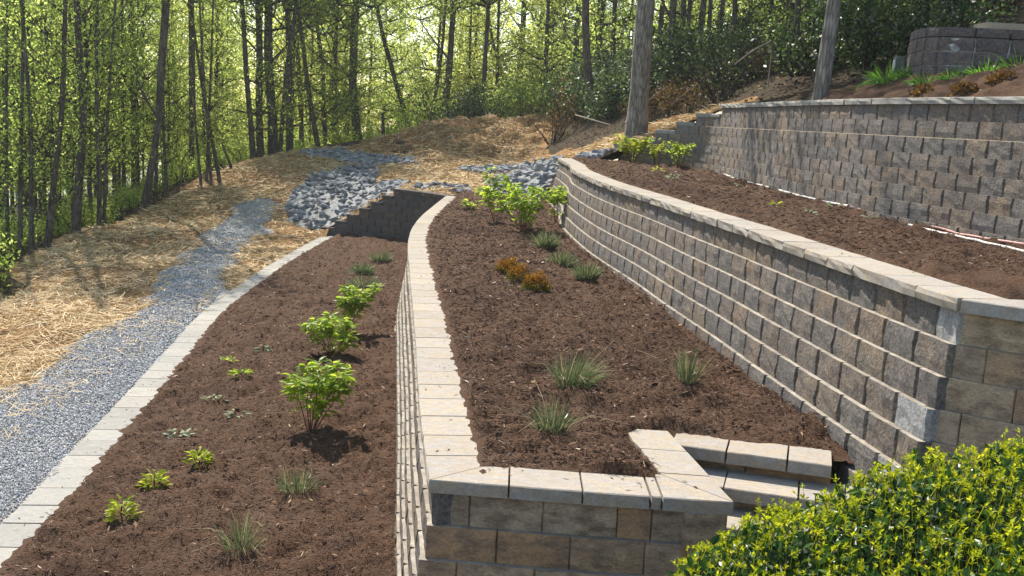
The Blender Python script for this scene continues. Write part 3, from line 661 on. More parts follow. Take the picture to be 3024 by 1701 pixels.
GRAV = [(-3.95, 5.5), (-4.0, 7.7), (-4.3, 10.3), (-4.62, 12.9), (-4.8, 14.2), (-5.25, 17.0), (-5.6, 19.3), (-6.3, 22.5), (-6.85, 26), (-7.15, 29.8), (-7.6, 32.4), (-8.2, 33.0), (-8.75, 32.2), (-8.42, 28.6), (-7.7, 24.1), (-7.05, 20.9), (-6.25, 17.5), (-6.0, 15.3), (-5.93, 13.8), (-5.85, 12.4), (-5.6, 10.7), (-5.55, 8), (-5.6, 5.5)]
def straw_sd(X, Y): return poly_sd(X, Y, STRAW) + .55 * fbm(X, Y, 1.2, 3, 21)
def grav_sd(X, Y): return poly_sd(X, Y, GRAV) + .16 + .45 * fbm(X, Y, .9, 3, 23)
def straw_relief(X, Y):
    m = np.clip((Y - 37) / 4, 0, 1) * np.clip((X + 7) / 2, 0, 1)      # clods on the mound
    return .05 * fbm(X, Y, .45, 3, 33) + .10 * fbm(X, Y, 1.6, 2, 35) + m * .46 * fbm(X, Y, .75, 3, 37)
def straw_z(X, Y):
    d = np.minimum(straw_sd(X, Y), .25 - 1.5 * np.clip(grav_sd(X, Y), -.1, .4)); lim = ground(X, Y) + .01
    near_k = np.clip((-poly_sd(X, Y, TERR) - .15) / .5, 0, 1)
    return lim + np.clip(d / .5, -1.2, .3) * .10 + straw_relief(X, Y) * near_k * np.clip(d / .4, 0, 1) - .02 * (1 - near_k)
V, F = sheet(np.arange(-12.8, 5.2, .13), np.arange(4.8, 49, .13), straw_z, lambda X, Y: poly_sd(X, Y, STRAW) > -.6)
cen = V[F].mean(1); keep = poly_sd(cen[:, 0], cen[:, 1], TERR) < .02
o = put('ground_straw', smooth(new_mesh('ground_straw', V, F[keep])), M['strawbed']); o['kind'] = 'structure'
def grav_z(X, Y):
    d = grav_sd(X, Y); near_k = np.clip((-poly_sd(X, Y, TERR) - .15) / .5, 0, 1)
    return ground(X, Y) + .028 + np.clip(d / .35, -1.5, .6) * .05 + .015 * fbm(X, Y, .3, 2, 51) - .025 * (1 - near_k)
V, F = sheet(np.arange(-9.6, -3.6, .10), np.arange(5, 34, .10), grav_z, lambda X, Y: poly_sd(X, Y, GRAV) > -.5)
cen = V[F].mean(1); keep = poly_sd(cen[:, 0], cen[:, 1], TERR) < .02
o = put('path_gravel', smooth(new_mesh('path_gravel', V, F[keep])), M['gravelbed']); o['kind'] = 'structure'
# crushed-stone bedding under the rocks
RPS = (RP_A, RP_C)
def rp_sd(X, Y): return np.max([poly_sd(X, Y, q) for q in RPS], 0)
bed_sd = lambda X, Y: rp_sd(X, Y) + .35 * fbm(X, Y, .6, 2, 61)
V, F = sheet(np.arange(-9.8, 3.2, .14), np.arange(25.4, 44.6, .14), lambda X, Y: straw_z(X, Y) + np.clip(bed_sd(X, Y) * .4, -.15, .06), lambda X, Y: rp_sd(X, Y) > -.35)
cen = V[F].mean(1); keep = poly_sd(cen[:, 0], cen[:, 1], TERR) < .02
o = put('ground_stone_bedding', new_mesh('ground_stone_bedding', V, F[keep]), M['gravelbed']); o['kind'] = 'structure'
# lake beyond the trees
V, F = sheet(np.linspace(-280, -26, 12), np.linspace(-200, 280, 14), lambda X, Y: np.full_like(X, -3.9), lambda X, Y: np.ones_like(X, bool))
o = put('lake', new_mesh('lake', V, F), M['water']); o['kind'] = 'structure'
V, F = sheet(np.linspace(-300, 300, 16), np.linspace(-300, 300, 16), lambda X, Y: np.full_like(X, -9.0), lambda X, Y: np.ones_like(X, bool))
o = put('ground_far', new_mesh('ground_far', V, F), M['floor']); o['kind'] = 'structure'

# ---------------------------------------------------------------- loose stuff on the ground
def stuff(name, V, F, mat):
    o = put(name, new_mesh(name, V, F), mat); o['kind'] = 'stuff'; return o
def scatter(poly, n, y0, y1, x0, x1, margin=.02, power=1.6, near=5.0):
    out = []; tot = 0
    while tot < n:
        u = RNG.random(n * 3); y = ((y0 ** (1 - power)) + u * (y1 ** (1 - power) - y0 ** (1 - power))) ** (1 / (1 - power)); x = RNG.uniform(x0, x1, n * 3)
        ok = poly_sd(x, y, poly) > margin; out.append(np.c_[x[ok], y[ok]]); tot += ok.sum()
    return np.vstack(out)[:n]
def flat_dirs(n, tilt=.25):
    a = RNG.uniform(0, 2 * math.pi, n); return np.c_[np.cos(a), np.sin(a), RNG.normal(0, tilt, n)]
for nm, poly, zf, n, bb in (('lower', POLY_L, zL, 42000, (4.7, 28, -5.3, -.5)), ('middle', POLY_M, zM, 42000, (5.9, 27, -1.7, 2.6)), ('upper', POLY_U, zU, 22000, (7.2, 25.5, 1, 5.9))):
    p = scatter(poly, n, *bb); z = zf(p[:, 0], p[:, 1]) + .045 + mulch_relief(p[:, 0], p[:, 1]) + .006
    sc = np.clip(p[:, 1] / 9, .8, 2.2); V, F = cards(np.c_[p, z], flat_dirs(n, .3), rand_dirs(n, .8), RNG.uniform(.02, .06, n) * sc ** .5, RNG.uniform(.004, .009, n) * sc ** .8, ((0, .6), (.5, 1), (1, .4)), RNG.uniform(-.1, .3, n))
    stuff('mulch_shreds', V, F, M['shred'])
p = scatter(STRAW, 150000, 9, 47, -12, 4.6, .0, 1.25); d = straw_sd(p[:, 0], p[:, 1]); g = poly_sd(p[:, 0], p[:, 1], GRAV)
rp = np.max([poly_sd(p[:, 0], p[:, 1], q) for q in (RP_A, RP_C, RP_E, RP_U, RP_C2, RP_F)], 0) + .25 * fbm(p[:, 0], p[:, 1], .6, 2, 61)
ok = (poly_sd(p[:, 0], p[:, 1], TERR) < -.05) & (rp < 0) & (fbm(p[:, 0], p[:, 1], 1.3, 3, 91) + RNG.uniform(-.35, .35, len(p)) > -.22) & ((g < .05) | (RNG.random(len(p)) < .08)) & (d > -.1); p = p[ok]; n = len(p)
z = np.maximum(straw_z(p[:, 0], p[:, 1]), grav_z(p[:, 0], p[:, 1]) * (poly_sd(p[:, 0], p[:, 1], GRAV) > 0) - 9 * (poly_sd(p[:, 0], p[:, 1], GRAV) <= 0)) + .012 + RNG.random(n) * .03
sc = np.clip(p[:, 1] / 16, .8, 2.2)
V, F = cards(np.c_[p, z], flat_dirs(n, .22), rand_dirs(n, 1.2), RNG.uniform(.12, .34, n), RNG.uniform(.006, .011, n) * sc, ((0, .8), (.5, 1), (1, .6)), RNG.uniform(-.05, .35, n)); stuff('straw', V, F, M['straw'])
p = scatter(GRAV, 62000, 6.5, 33, -9, -3.9, -.12, 2.0); d = grav_sd(p[:, 0], p[:, 1]); ok = (d > -.02) & (poly_sd(p[:, 0], p[:, 1], TERR) < -.2); p = p[ok]; n = len(p)
z = grav_z(p[:, 0], p[:, 1]) + .006; r = RNG.uniform(.008, .0155, n) * np.clip(p[:, 1] / 10, .9, 1.8)
o6 = np.array([(1, 0, 0), (-.9, .2, 0), (.1, 1, 0), (0, -.9, .1), (.15, .1, .8), (0, 0, -.6)]); f8 = np.array([(0, 2, 4), (2, 1, 4), (1, 3, 4), (3, 0, 4)])
Rm = rand_dirs(n, .7); A = unit(np.cross(Rm, rand_dirs(n))); Bm = np.cross(Rm, A); Q = o6[None] * RNG.uniform(.6, 1.3, (n, 6, 1))
V = np.c_[p, z][:, None] + r[:, None, None] * (Q[..., :1] * A[:, None] + Q[..., 1:2] * Bm[:, None] + Q[..., 2:] * Rm[:, None])
stuff('gravel', V.reshape(-1, 3), ((np.arange(n) * 6)[:, None, None] + f8[None]).reshape(-1, 3), M['gravel'])
# ---------------------------------------------------------------- rocks
def rock_mesh(seed):
    import bmesh
    g = np.random.default_rng(seed); bm = bmesh.new(); d = unit(g.normal(size=(13, 3))) * np.array([1, .75, .6]) * g.uniform(.8, 1.05, (13, 1))
    for v in d: bm.verts.new(v * .5)
    bmesh.ops.convex_hull(bm, input=bm.verts[:])
    loose = [v for v in bm.verts if not v.link_faces]
    bmesh.ops.delete(bm, geom=loose, context='VERTS')
    me = bpy.data.meshes.new('rock'); bm.to_mesh(me); bm.free(); return me
ROCKS = [rock_mesh(500 + k) for k in range(14)]
for r in ROCKS: r.materials.append(M['rock'])
def darts(poly, n, rmin, tries=30):
    P = np.array(poly); pts = []; x0, y0 = P.min(0); x1, y1 = P.max(0); t = 0
    while len(pts) < n and t < n * tries:
        t += 1; q = (RNG.uniform(x0, x1), RNG.uniform(y0, y1))
        if poly_sd(np.array([q[0]]), np.array([q[1]]), poly)[0] < .0: continue
        if all((q[0] - a) ** 2 + (q[1] - b) ** 2 > rmin * rmin for a, b in pts): pts.append(q)
    return pts
allr = []
for poly, n, rm, smin, smax, lab, grp, layers in (
    (RP_A, 190, .21, .20, .36, 'blue-grey angular rock in the big pile sloping beside the stepped wall', 'rocks in the pile beside the stepped wall', 2),
    (RP_C, 95, .25, .2, .38, 'blue-grey angular rock in the pile against the far end of the middle wall', 'rocks in the pile by the end of the middle wall', 2),
    (RP_E, 22, .26, .2, .34, 'blue-grey rock on the straw just behind the top of the stepped wall', 'rocks behind the top of the stepped wall', 1),
    (RP_U, 20, .28, .25, .45, 'grey rock in the row between the far mulch edge and the straw bank', 'rocks at the far edge of the upper bed', 1),
    (RP_C2, 80, .2, .2, .36, None, None, 1), (RP_F, 75, .3, .2, .45, None, None, 1), (RP_A, 420, .13, .2, .36, None, None, 0), (RP_C, 260, .14, .2, .36, None, None, 0), (RP_E, 70, .12, .18, .3, None, None, 0), (RP_F, 240, .15, .2, .4, None, None, 0), (RP_C2, 140, .14, .2, .34, None, None, 0), (RP_U, 40, .16, .2, .36, None, None, 0)):
    for x, y in darts(poly, n, rm):
        s = RNG.uniform(smin, smax); z = float(ground(x, y)) + s * .12 + (.10 if layers == 2 else 0) - (.03 if layers == 0 else 0) + RNG.uniform(0, .08)
        allr.append((x, y, z, s, lab, grp))
mm = Mesh()
for x, y, z, s, lab, grp in allr:
    me = ROCKS[RNG.integers(14)]; rot = (RNG.uniform(-.5, .5), RNG.uniform(-.5, .5), RNG.uniform(0, 6.28)); sc = np.array([s, s * RNG.uniform(.75, 1.1), s * RNG.uniform(.7, 1.0)]) * 1.08
    if lab:
        o = bpy.data.objects.new('rock', me); COL.objects.link(o); o.location = (x, y, z); o.rotation_euler = rot; o.scale = sc; 
        if 'big pile' in lab:
            zone = 'by the steps of the stepped wall' if x > -4.2 and y < 31.5 else 'at the foot near the kerb end' if y < 30.4 else 'along its upper rim in the straw' if y > 34.4 else 'on its outer rim towards the gravel path' if x < -6.4 else 'in its middle'
            lab = ('large ' if s > .31 else 'small ' if s < .25 else '') + 'blue-grey rock in the big pile, ' + zone
        elif 'against the far end' in lab:
            zone = 'touching the wall end' if y < 28.5 else 'near the shaded bank' if y > 32 else 'half way up'
            lab = ('large ' if s > .32 else 'small ' if s < .26 else '') + 'rock in the pile past the middle wall end, ' + zone
        tag(o, lab, 'rock', grp)
    else:
        V = np.empty(len(me.vertices) * 3, np.float32); me.vertices.foreach_get('co', V); R = np.array(Matrix.Rotation(rot[2], 3, 'Z') @ Matrix.Rotation(rot[0], 3, 'X'))
        mm.add((V.reshape(-1, 3) * sc) @ R.T + np.array([x, y, z]), np.array([p.vertices[:] for p in me.polygons]))
o = put('rock_rubble', mm.build('rock_rubble'), mat_island('rubble_stone', [(0, (.15, .165, .19)), (.5, (.22, .235, .26)), (.9, (.29, .295, .31)), (1, (.4, .4, .4))]), None); o['kind'] = 'stuff'
# ---------------------------------------------------------------- trees
def trunk_mesh(pts, r0, H, sides=9, rough=.06, flare=1.35, top=.25):
    # pts: list of (height, dx, dy) fixing the lean, extended up to H
    hs = np.array([0] + [p[0] for p in pts]); xs = np.array([0] + [p[1] for p in pts]); ys = np.array([0] + [p[2] for p in pts])
    n = max(7, int(H / .7)); h = np.linspace(0, H, n) ; h[1] = min(.25, h[2] * .5) if n > 3 else h[1]
    sl = (xs[-1] - xs[-2]) / max(.3, hs[-1] - hs[-2]); sy = (ys[-1] - ys[-2]) / max(.3, hs[-1] - hs[-2])
    def ev(v, s):
        o = np.interp(h, hs, v); b = h > hs[-1]; o[b] = v[-1] + (h[b] - hs[-1]) * s * .6; return o
    X = ev(xs, sl); Y = ev(ys, sy); w = r0 * .35
    X += w * np.interp(h, [0, 1, H], [0, .4, 1]) * np.sin(h * 1.1 + RNG.uniform(0, 6)); Y += w * np.interp(h, [0, 1, H], [0, .4, 1]) * np.sin(h * .9 + RNG.uniform(0, 6))
    R = r0 * (1 - (1 - top) * h / H); R[0] *= flare; R[1] *= 1 + (flare - 1) * .35
    path = np.c_[X, Y, h]; path[0, 2] = -.35
    V, F = tube(path, R, sides, rough); return V, F, path, R
def branch_set(path, R, n, h0, h1, l0, l1, up=.35, thin=.22):
    mm = Mesh(); tips = []
    for k in range(n):
        h = RNG.uniform(h0, h1) if k else h0; i = np.argmin(abs(path[:, 2] - h)); b = path[i].copy(); f = (h - h0) / max(.1, h1 - h0)
        L = RNG.uniform(l0, l1) * (1 - .45 * f); a = RNG.uniform(0, 6.283); d = np.array([math.cos(a), math.sin(a), up + RNG.uniform(-.2, .35)]); d /= np.linalg.norm(d)
        m = 5; q = np.linspace(0, 1, m)[:, None]; wob = RNG.normal(0, .06 * L, (m, 3)); wob[0] = 0
        p = b + d * L * q + np.array([0, 0, .18 * L]) * q * q + wob; r = max(.006, min(R[i] * .5, L * .021)); mm.add(*tube(p, r * (1 - .85 * q[:, 0]), 4))
        tips.append(p)
        for _ in range(2):
            j = RNG.integers(1, m - 1); d2 = unit(d + rand_dirs(1)[0] * .9); p2 = p[j] + d2 * L * .45 * np.linspace(0, 1, 3)[:, None]; mm.add(*tube(p2, np.array([r * .5, r * .3, .003]), 3)); tips.append(p2)
    return mm, tips
def sprays(tips, per, size, spread, flat=.35, jit=.5):
    P = [];
    for p in tips:
        m = max(1, int(per * np.linalg.norm(p[-1] - p[0]))); t = RNG.uniform(.25, 1.05, m) * (len(p) - 1); i = np.clip(t.astype(int), 0, len(p) - 2); f = (t - i)[:, None]
        P.append(p[i] * (1 - f) + p[i + 1] * f + RNG.normal(0, spread, (m, 3)) * np.array([1, 1, .55]))
    P = np.vstack(P); n = len(P); D = rand_dirs(n); D[:, 2] -= .25; N = rand_dirs(n, 1.0)
    s = RNG.uniform(.6, 1.25, n) * size; return diamonds(P, D, N, s, s * .62)
def tree_kit(name, H, r0, nb, h0, h1, l0, l1, per, size, spread, leafmat, bark, up=.35, nvar=2, sides=7, crown_top=None):
    kits = []
    for k in range(nvar):
        V, F, path, R = trunk_mesh([(H * .4, RNG.uniform(-.2, .2), RNG.uniform(-.2, .2)), (H * .8, RNG.uniform(-.4, .4), RNG.uniform(-.3, .3))], r0, H, sides)
        br, tips = branch_set(path, R, nb, h0, h1, l0, l1, up)
        tm = smooth(new_mesh(name + '_trunk', V, F)); tm.materials.append(M[bark]); bmh = br.build(name + '_branches'); bmh.materials.append(M['twig'])
        LV, LF = sprays(tips, per, size, spread); lm = new_mesh(name + '_leaves', LV, LF); lm.materials.append(M[leafmat]); kits.append((tm, bmh, lm))
    return kits
def plant_tree(kit, x, y, s, label, cat, group, name, trunk=None, rz=None, z=None, leaf=True, branches=True, rx=0):
    z = float(ground(x, y)) - .06 if z is None else z
    root = thing(name, label, cat, (x, y, z), group); _last[0] = root; rz = RNG.uniform(0, 6.283) if rz is None else rz
    if trunk is None:
        root.rotation_euler = (0, 0, rz); root.scale = (s, s, s * RNG.uniform(.9, 1.1)); put('trunk', kit[0], None, root)
        if branches: put('branches', kit[1], None, root)['kind'] = 'stuff'
        if leaf: put('crown', kit[2], None, root)
    else:
        put('trunk', trunk[0], trunk[1], root)
        if leaf:
            for nm, me in (('branches', kit[1]), ('crown', kit[2])):
                o = put(nm, me, None, root); o.rotation_euler = (0, trunk[2], rz); o.scale = (s, s, s)
                if nm == 'branches': o['kind'] = 'stuff'
    return root
KS = tree_kit('sapling', 14, .06, 64, 1.5, 13.2, .6, 2.1, 27, .085, .14, 'leaf_spring', 'bark', .55, 4, 6)
KT = tree_kit('thin_sapling', 9, .035, 30, 1.2, 8.5, .4, 1.2, 26, .07, .10, 'leaf_spring', 'bark_dark', .6, 3, 5)
KM = tree_kit('woodland_tree', 17, .11, 74, 1.5, 16, 1.0, 3.3, 30, .125, .22, 'leaf_spring', 'bark', .15, 4, 8)
KY = tree_kit('woodland_tree', 15, .10, 76, .8, 13, 1.0, 3.1, 33, .125, .24, 'leaf_yellow', 'bark', .1, 3, 8)
KF = tree_kit('far_tree', 16, .12, 60, .5, 14, 1.4, 3.8, 22, .17, .30, 'leaf_yellow', 'bark_dark', .1, 3, 6)
KD = tree_kit('far_tree', 16, .11, 60, .5, 14, 1.4, 3.6, 22, .16, .30, 'leaf_spring', 'bark_dark', .1, 2, 6)
HI = tree_kit('tall_tree', 19, .2, 64, 7.0, 18, 1.6, 4.4, 23, .17, .32, 'leaf_spring', 'bark', .25, 3, 8)
def shrub_kit(name, h, w, n, size, mat, stems=9, nvar=3, low=.05):
    kits = []
    for k in range(nvar):
        mm = Mesh(); tips = []
        for i in range(stems):
            a = RNG.uniform(0, 6.283); r = w * math.sqrt(RNG.random()); tip = np.array([r * math.cos(a), r * math.sin(a), h * RNG.uniform(.6, 1.0) * (1 - .35 * (r / w) ** 2)])
            q = np.linspace(0, 1, 4)[:, None]; p = np.array([r * .15 * math.cos(a), r * .15 * math.sin(a), 0]) * (1 - q) + tip * q + RNG.normal(0, .05 * h, (4, 3)) * q; mm.add(*tube(p, .02 * h * (1 - .8 * q[:, 0]), 4)); tips.append(p)
        # leaves through the volume, denser in clumps
        c = np.array([t[RNG.integers(1, 4)] for t in tips for _ in range(5)]) ; ci = RNG.integers(0, len(c), n)
        P = c[ci] + RNG.normal(0, .16 * h, (n, 3)) * np.array([w / h * 1.2, w / h * 1.2, .9]); P[:, 2] = np.abs(P[:, 2]) + low
        s = RNG.uniform(.6, 1.3, n) * size; V, F = diamonds(P, rand_dirs(n, -.1), rand_dirs(n, .9), s, s * .5)
        bm_ = mm.build(name + '_stems'); bm_.materials.append(M['twig']); lm = new_mesh(name + '_leaves', V, F); lm.materials.append(M[mat]); kits.append((bm_, lm))
    return kits
def plant_shrub(kit, x, y, s, label, cat, group, name, z=None, sz=1.0):
    z = float(ground(x, y)) - .08 if z is None else z
    r = thing(name, label, cat, (x, y, z), group); r.rotation_euler = (0, 0, RNG.uniform(0, 6.28)); r.scale = (s, s, s * sz)
    put('stems', kit[0], None, r); put('foliage', kit[1], None, r); return r
SD_ = shrub_kit('evergreen_shrub', 1.9, 1.3, 2300, .13, 'leaf_dark', 9, 4); SG = shrub_kit('green_shrub', 1.5, 1.1, 1500, .10, 'leaf_spring', 9, 3); SBZ = shrub_kit('bronze_shrub', 1.0, .9, 700, .08, 'leaf_bronze', 8, 2)

STW = shrub_kit('bare_brush', 1.3, .9, 260, .07, 'leaf_dark', 22, 3)
# trees that stand out, placed one by one: x, y, base radius, lean (height, dx), height, kit, bark, label
NAMED = [
 (-11.56,26.77,.115,[(3.0,.22),(5.2,.19)],13,'S','bark','grey trunk forking into two stems above the dark bank, seventh along the wood edge'),
 (-11.38,24.72,.078,[(3.2,.37),(5.9,.59)],11,'S','bark','thin trunk leaning over the edge of the straw beside the dug brown bank'),
 (-11.51,24.20,.062,[(3.2,.04),(5.9,-.06)],10,'T','bark_dark','thin upright dark stem at the very start of the straw edge, nearest its dug bank'),
 (-11.84,24.29,.057,[(3.3,.14),(6.0,.29)],10,'T','bark_dark','slim dark stem just behind the nearest upright one at the dug bank'),
 (-12.33,24.69,.049,[(3.3,.09),(6.1,.12)],10,'T','bark_dark','slimmest dark stem standing low on the slope at the picture edge'),
 (-11.97,32.87,.141,[(2.9,.45),(6.6,.72)],17,'H','bark_dark','stout dark trunk leaning gently over the straw where its edge bends'),
 (-12.35,34.97,.065,[(2.4,.15),(6.3,.51)],13,'S','bark_dark','dark companion stem close behind the stout leaning trunk'),
 (-11.75,28.78,.068,[(3.1,.03),(6.3,0)],12,'S','bark_dark','straight thin dark stem, one of a pair rooted in the dry brush'),
 (-11.82,29.28,.052,[(3.1,.12),(6.4,.47)],10,'T','bark_dark','leaning thinner stem of the pair rooted in the dry brush'),
 (-10.85,37.53,.080,[(3.0,-.58),(6.5,-1.08)],10,'T','bark_dark','bare stem leaning strongly away from the straw crest in a clump of four'),
 (-11.02,37.01,.065,[(2.4,-.17),(6.5,-.45)],10,'T','bark_dark','straight stem in the middle of the clump of four on the straw'),
 (-11.50,38.01,.066,[(3.2,.07),(6.7,.26)],10,'T','bark_dark','hindmost stem of the clump of four on the straw'),
 (-11.38,36.99,.057,[(2.5,-.24),(6.6,-.33)],9,'T','bark_dark','thinnest stem of the clump of four on the straw'),
 (-12.29,35.99,.070,[(3.0,-.09),(6.4,-.12)],11,'S','bark_dark','thin straight tree between the stout leaning trunk and the clump of four'),
 (-13.37,42.14,.122,[(1.9,.05),(6.6,-.05)],18,'H','bark_dark','dark straight tree seen behind the clump of four stems'),
 (-11.48,48.29,.279,[(3.4,-.18),(6.9,-.33)],20,'H','bark_dark','very thick dark trunk with a twin, on the crest of the straw'),
 (-12.05,48.20,.205,[(3.4,-.09),(6.9,-.19)],19,'H','bark_dark','slimmer twin fused to the very thick dark trunk on the crest'),
 (-11.90,46.29,.152,[(4.5,-.39),(6.6,-.54)],16,'M','bark_dark','dark tree leaning away from the very thick twin trunk'),
 (-10.97,47.30,.109,[(4.2,.29),(6.8,.61)],15,'H','bark_dark','slim tree leaning out from the foot of the very thick twin trunk'),
 (-10.94,49.31,.190,[(3.5,-.07),(7.1,-.19)],18,'H','bark_dark','straight dark trunk next after the twin trunk along the crest'),
 (-11.00,52.37,.151,[(3.4,-.15),(7.3,-.41)],17,'H','bark_dark','second straight trunk after the twin, behind the start of the rock strip'),
 (-9.71,50.40,.155,[(3.4,-.64),(6.7,-1.13)],17,'M','bark_dark','dark trunk leaning away from the mound, behind the fallen log'),
 (-10.16,54.51,.157,[(3.9,-.22),(6.9,-.59)],17,'H','bark_dark','slender dark trunk just beyond the leaning one behind the log'),
 (-10.11,56.57,.163,[(3.8,-.02),(7.0,-.04)],17,'M','bark_dark','upright trunk directly behind the end of the fallen log'),
 (-8.08,52.60,.272,[(3.7,-.53),(6.0,-.41)],19,'H','bark_dark','thick dark trunk bowed in the middle at the shoulder of the straw mound'),
 (-5.54,56.78,.174,[(3.1,-1.19),(5.8,-2.1)],16,'M','bark','grey trunk slanting steeply across the wood above the mound'),
 (-4.65,52.76,.111,[(3.2,.39),(5.3,.56)],14,'M','bark_dark','thin trunk leaning towards the upright dark trunk behind the mound'),
 (-4.20,56.87,.239,[(2.8,.07),(5.5,.26)],18,'H','bark_dark','thick upright dark trunk behind the middle of the mound'),
 (-2.02,54.85,.157,[(2.7,.03),(5.3,.03)],17,'H','bark_dark','straight dark trunk behind the highest part of the mound'),
 (.39,61.12,.140,[(2.7,-1.53),(4.9,-2.32)],15,'M','bark_dark','thin trunk slanting over the mound crest from the dark shrubs'),
 (-.06,66.29,.265,[(2.5,-.07),(4.9,-.1)],18,'H','bark_dark','wide hazy trunk far back over the end of the mound'),
 (1.53,61.21,.256,[(2.3,.01),(4.5,.03)],18,'H','bark_dark','wide dark trunk far back beyond the bronze twig tree'),
 (2.67,52.92,.172,[(2.8,-.02),(4.7,-.06)],17,'H','bark_dark','dark straight trunk just behind the grey one over the shaded bank'),
 (2.65,38.56,.184,[(2.3,-.32),(4.1,-.47)],17,'H','bark','grey trunk bending at mid height above the shaded bank'),
 (4.74,61.16,.163,[(2.7,-.27),(4.9,-.34)],16,'H','bark_dark','dark trunk leaning behind the big tree, against bright sky'),
 (2.88,25.79,.250,[(1.8,.01),(3.3,.05)],20,'H','bark_pale','biggest grey trunk, standing at the stepped end of the upper wall'),
 (5.96,45.94,.148,[(-.0+1.7,-.05),(3.4,-.04)],17,'H','bark_dark','dark trunk half hidden just behind the biggest grey trunk'),
 (5.16,36.75,.147,[(1.4,-.05),(2.7,-.08)],17,'H','bark_dark','straight bluish dark trunk on the slope next to the biggest grey trunk'),
 (6.52,43.00,.147,[(1.2,-.06),(2.5,-.14)],17,'H','bark_dark','brown trunk on the ridge, second beyond the biggest grey trunk'),
 (7.87,47.11,.187,[(1.3,0),(2.7,.03)],17,'H','bark_dark','third trunk on the ridge beyond the biggest grey trunk'),
 (8.49,48.17,.128,[(1.3,-.07),(2.6,-.12)],16,'H','bark_dark','fourth trunk on the ridge, close to a leaning neighbour'),
 (8.29,45.09,.128,[(1.3,.01),(2.5,.09)],16,'H','bark_dark','leaning dark trunk at the end of the row on the ridge'),
 (7.90,38.93,.118,[(1.1,-.11),(2.2,-.25)],16,'H','bark','slim grey trunk standing alone above the brown brush on the slope'),
 (4.94,17.32,.125,[(.8,.03),(1.6,.08)],16,'H','bark_pale','pale grey leaning trunk rising right behind the upper wall cap'),
 (6.86,24.58,.144,[(.8,-.01),(1.5,-.01)],17,'H','bark_dark','shaded thick trunk close behind the pale leaning one'),
 (7.11,27.64,.089,[(1.0,-.02),(1.8,-.02)],15,'H','bark','slim shaded trunk beside the thick shaded one on the slope'),
 (10.72,35.04,.125,[(.4,-.05),(1.0,-.1)],15,'H','bark_dark','dark trunk at the top of the leafy slope before the rounded wall'),
 (12.39,34.05,.083,[(.4,-.04),(.8,-.06)],13,'H','bark_dark','thin trunk high on the slope above the rounded wall'),
]
_last = [None]
def limbs(root, path, R, mat, big, y):          # a few limbs that show, each a part
    n = 0 if big else int(RNG.integers(1, 4))
    for k in range(n):
        h = RNG.uniform(1.8, 7.5); i = np.argmin(abs(path[:, 2] - h)); a = RNG.choice([0, 3.14]) + RNG.uniform(-.8, .8); L = RNG.uniform(1.6, 4.0) * min(1, R[i] / .07); q = np.linspace(0, 1, 7)[:, None]
        d = np.array([math.cos(a) * .6, math.sin(a) * .5, .9]); p = path[i] + d * L * q + np.array([math.cos(a), math.sin(a), 0]) * .35 * L * q * (1 - q) + RNG.normal(0, .03 * L, (7, 3)) * q; r = R[i] * RNG.uniform(.22, .42)
        V, F = tube(p, r * (1 - .8 * q[:, 0]), 6, .05); put('limb', smooth(new_mesh('limb', V, F)), mat, root)
KITS = {'S': KS, 'T': KT, 'M': KM, 'H': HI, 'Y': KY}
KH = {'S': 14, 'T': 9, 'M': 17, 'H': 19, 'Y': 15}
for x, y, r, lean, H, kk, bark, lab in NAMED:
    if y > 30: r *= .86
    big = r > .24 and y < 30
    V, F, path, R = trunk_mesh([(h, dx, RNG.uniform(-.1, .1)) for h, dx in lean], r, H, 16 if big else 9, .05, 1.6 if big else 1.3, .35)
    tm = smooth(new_mesh('trunk', V, F)); kit = KITS[kk][RNG.integers(len(KITS[kk]))]
    plant_tree(kit, x, y, H / KH[kk], lab, 'tree', None, 'tree', (tm, M[bark], math.atan2(lean[-1][1], lean[-1][0]) * .8), None, float(ground(x, y)) - .05)
    limbs(COL.objects[-1] if False else _last[0], path, R, M[bark], big, y)
# short dead stem and broken snag
for x, y, r, h, dx, lab in ((-6.52, 49.6, .11, 1.6, -.05, 'short dark dead trunk without a crown behind the mound'), (-11.11, 40.07, .06, 1.0, -.42, 'broken reddish snag tilted over the straw crest')):
    V, F, path, R = trunk_mesh([(h * .5, dx * .5, 0), (h, dx, 0)], r, h, 8, .12, 1.3, .6); o = put('dead_trunk', smooth(new_mesh('dead_trunk', V, F)), M['bark_dark'], None, (x, y, float(ground(x, y)))); tag(o, lab, 'dead tree')
# bent bare sapling on the straw
q = np.linspace(0, 1, 10)[:, None]; p = np.c_[.9 * q ** 1.2 + .12 * np.sin(q * 9), 0 * q, 2.3 * q ** .9]; mm = Mesh(); mm.add(*tube(p, .03 * (1 - .8 * q[:, 0]), 5)); mm.add(*tube(p[3] + np.array([[0, 0, 0], [-.25, 0, .3], [-.3, 0, .7]]), np.array([.015, .01, .004]), 4)); mm.add(*tube(p[5] + np.array([[0, 0, 0], [.3, 0, .1], [.5, .1, .4]]), np.array([.012, .01, .004]), 4))
o = put('bare_sapling', mm.build('bare_sapling'), M['bark_dark'], None, (-12.1, 36.3, float(ground(-12.1, 36.3)))); tag(o, 'curved bare sapling bending over the straw edge', 'sapling')
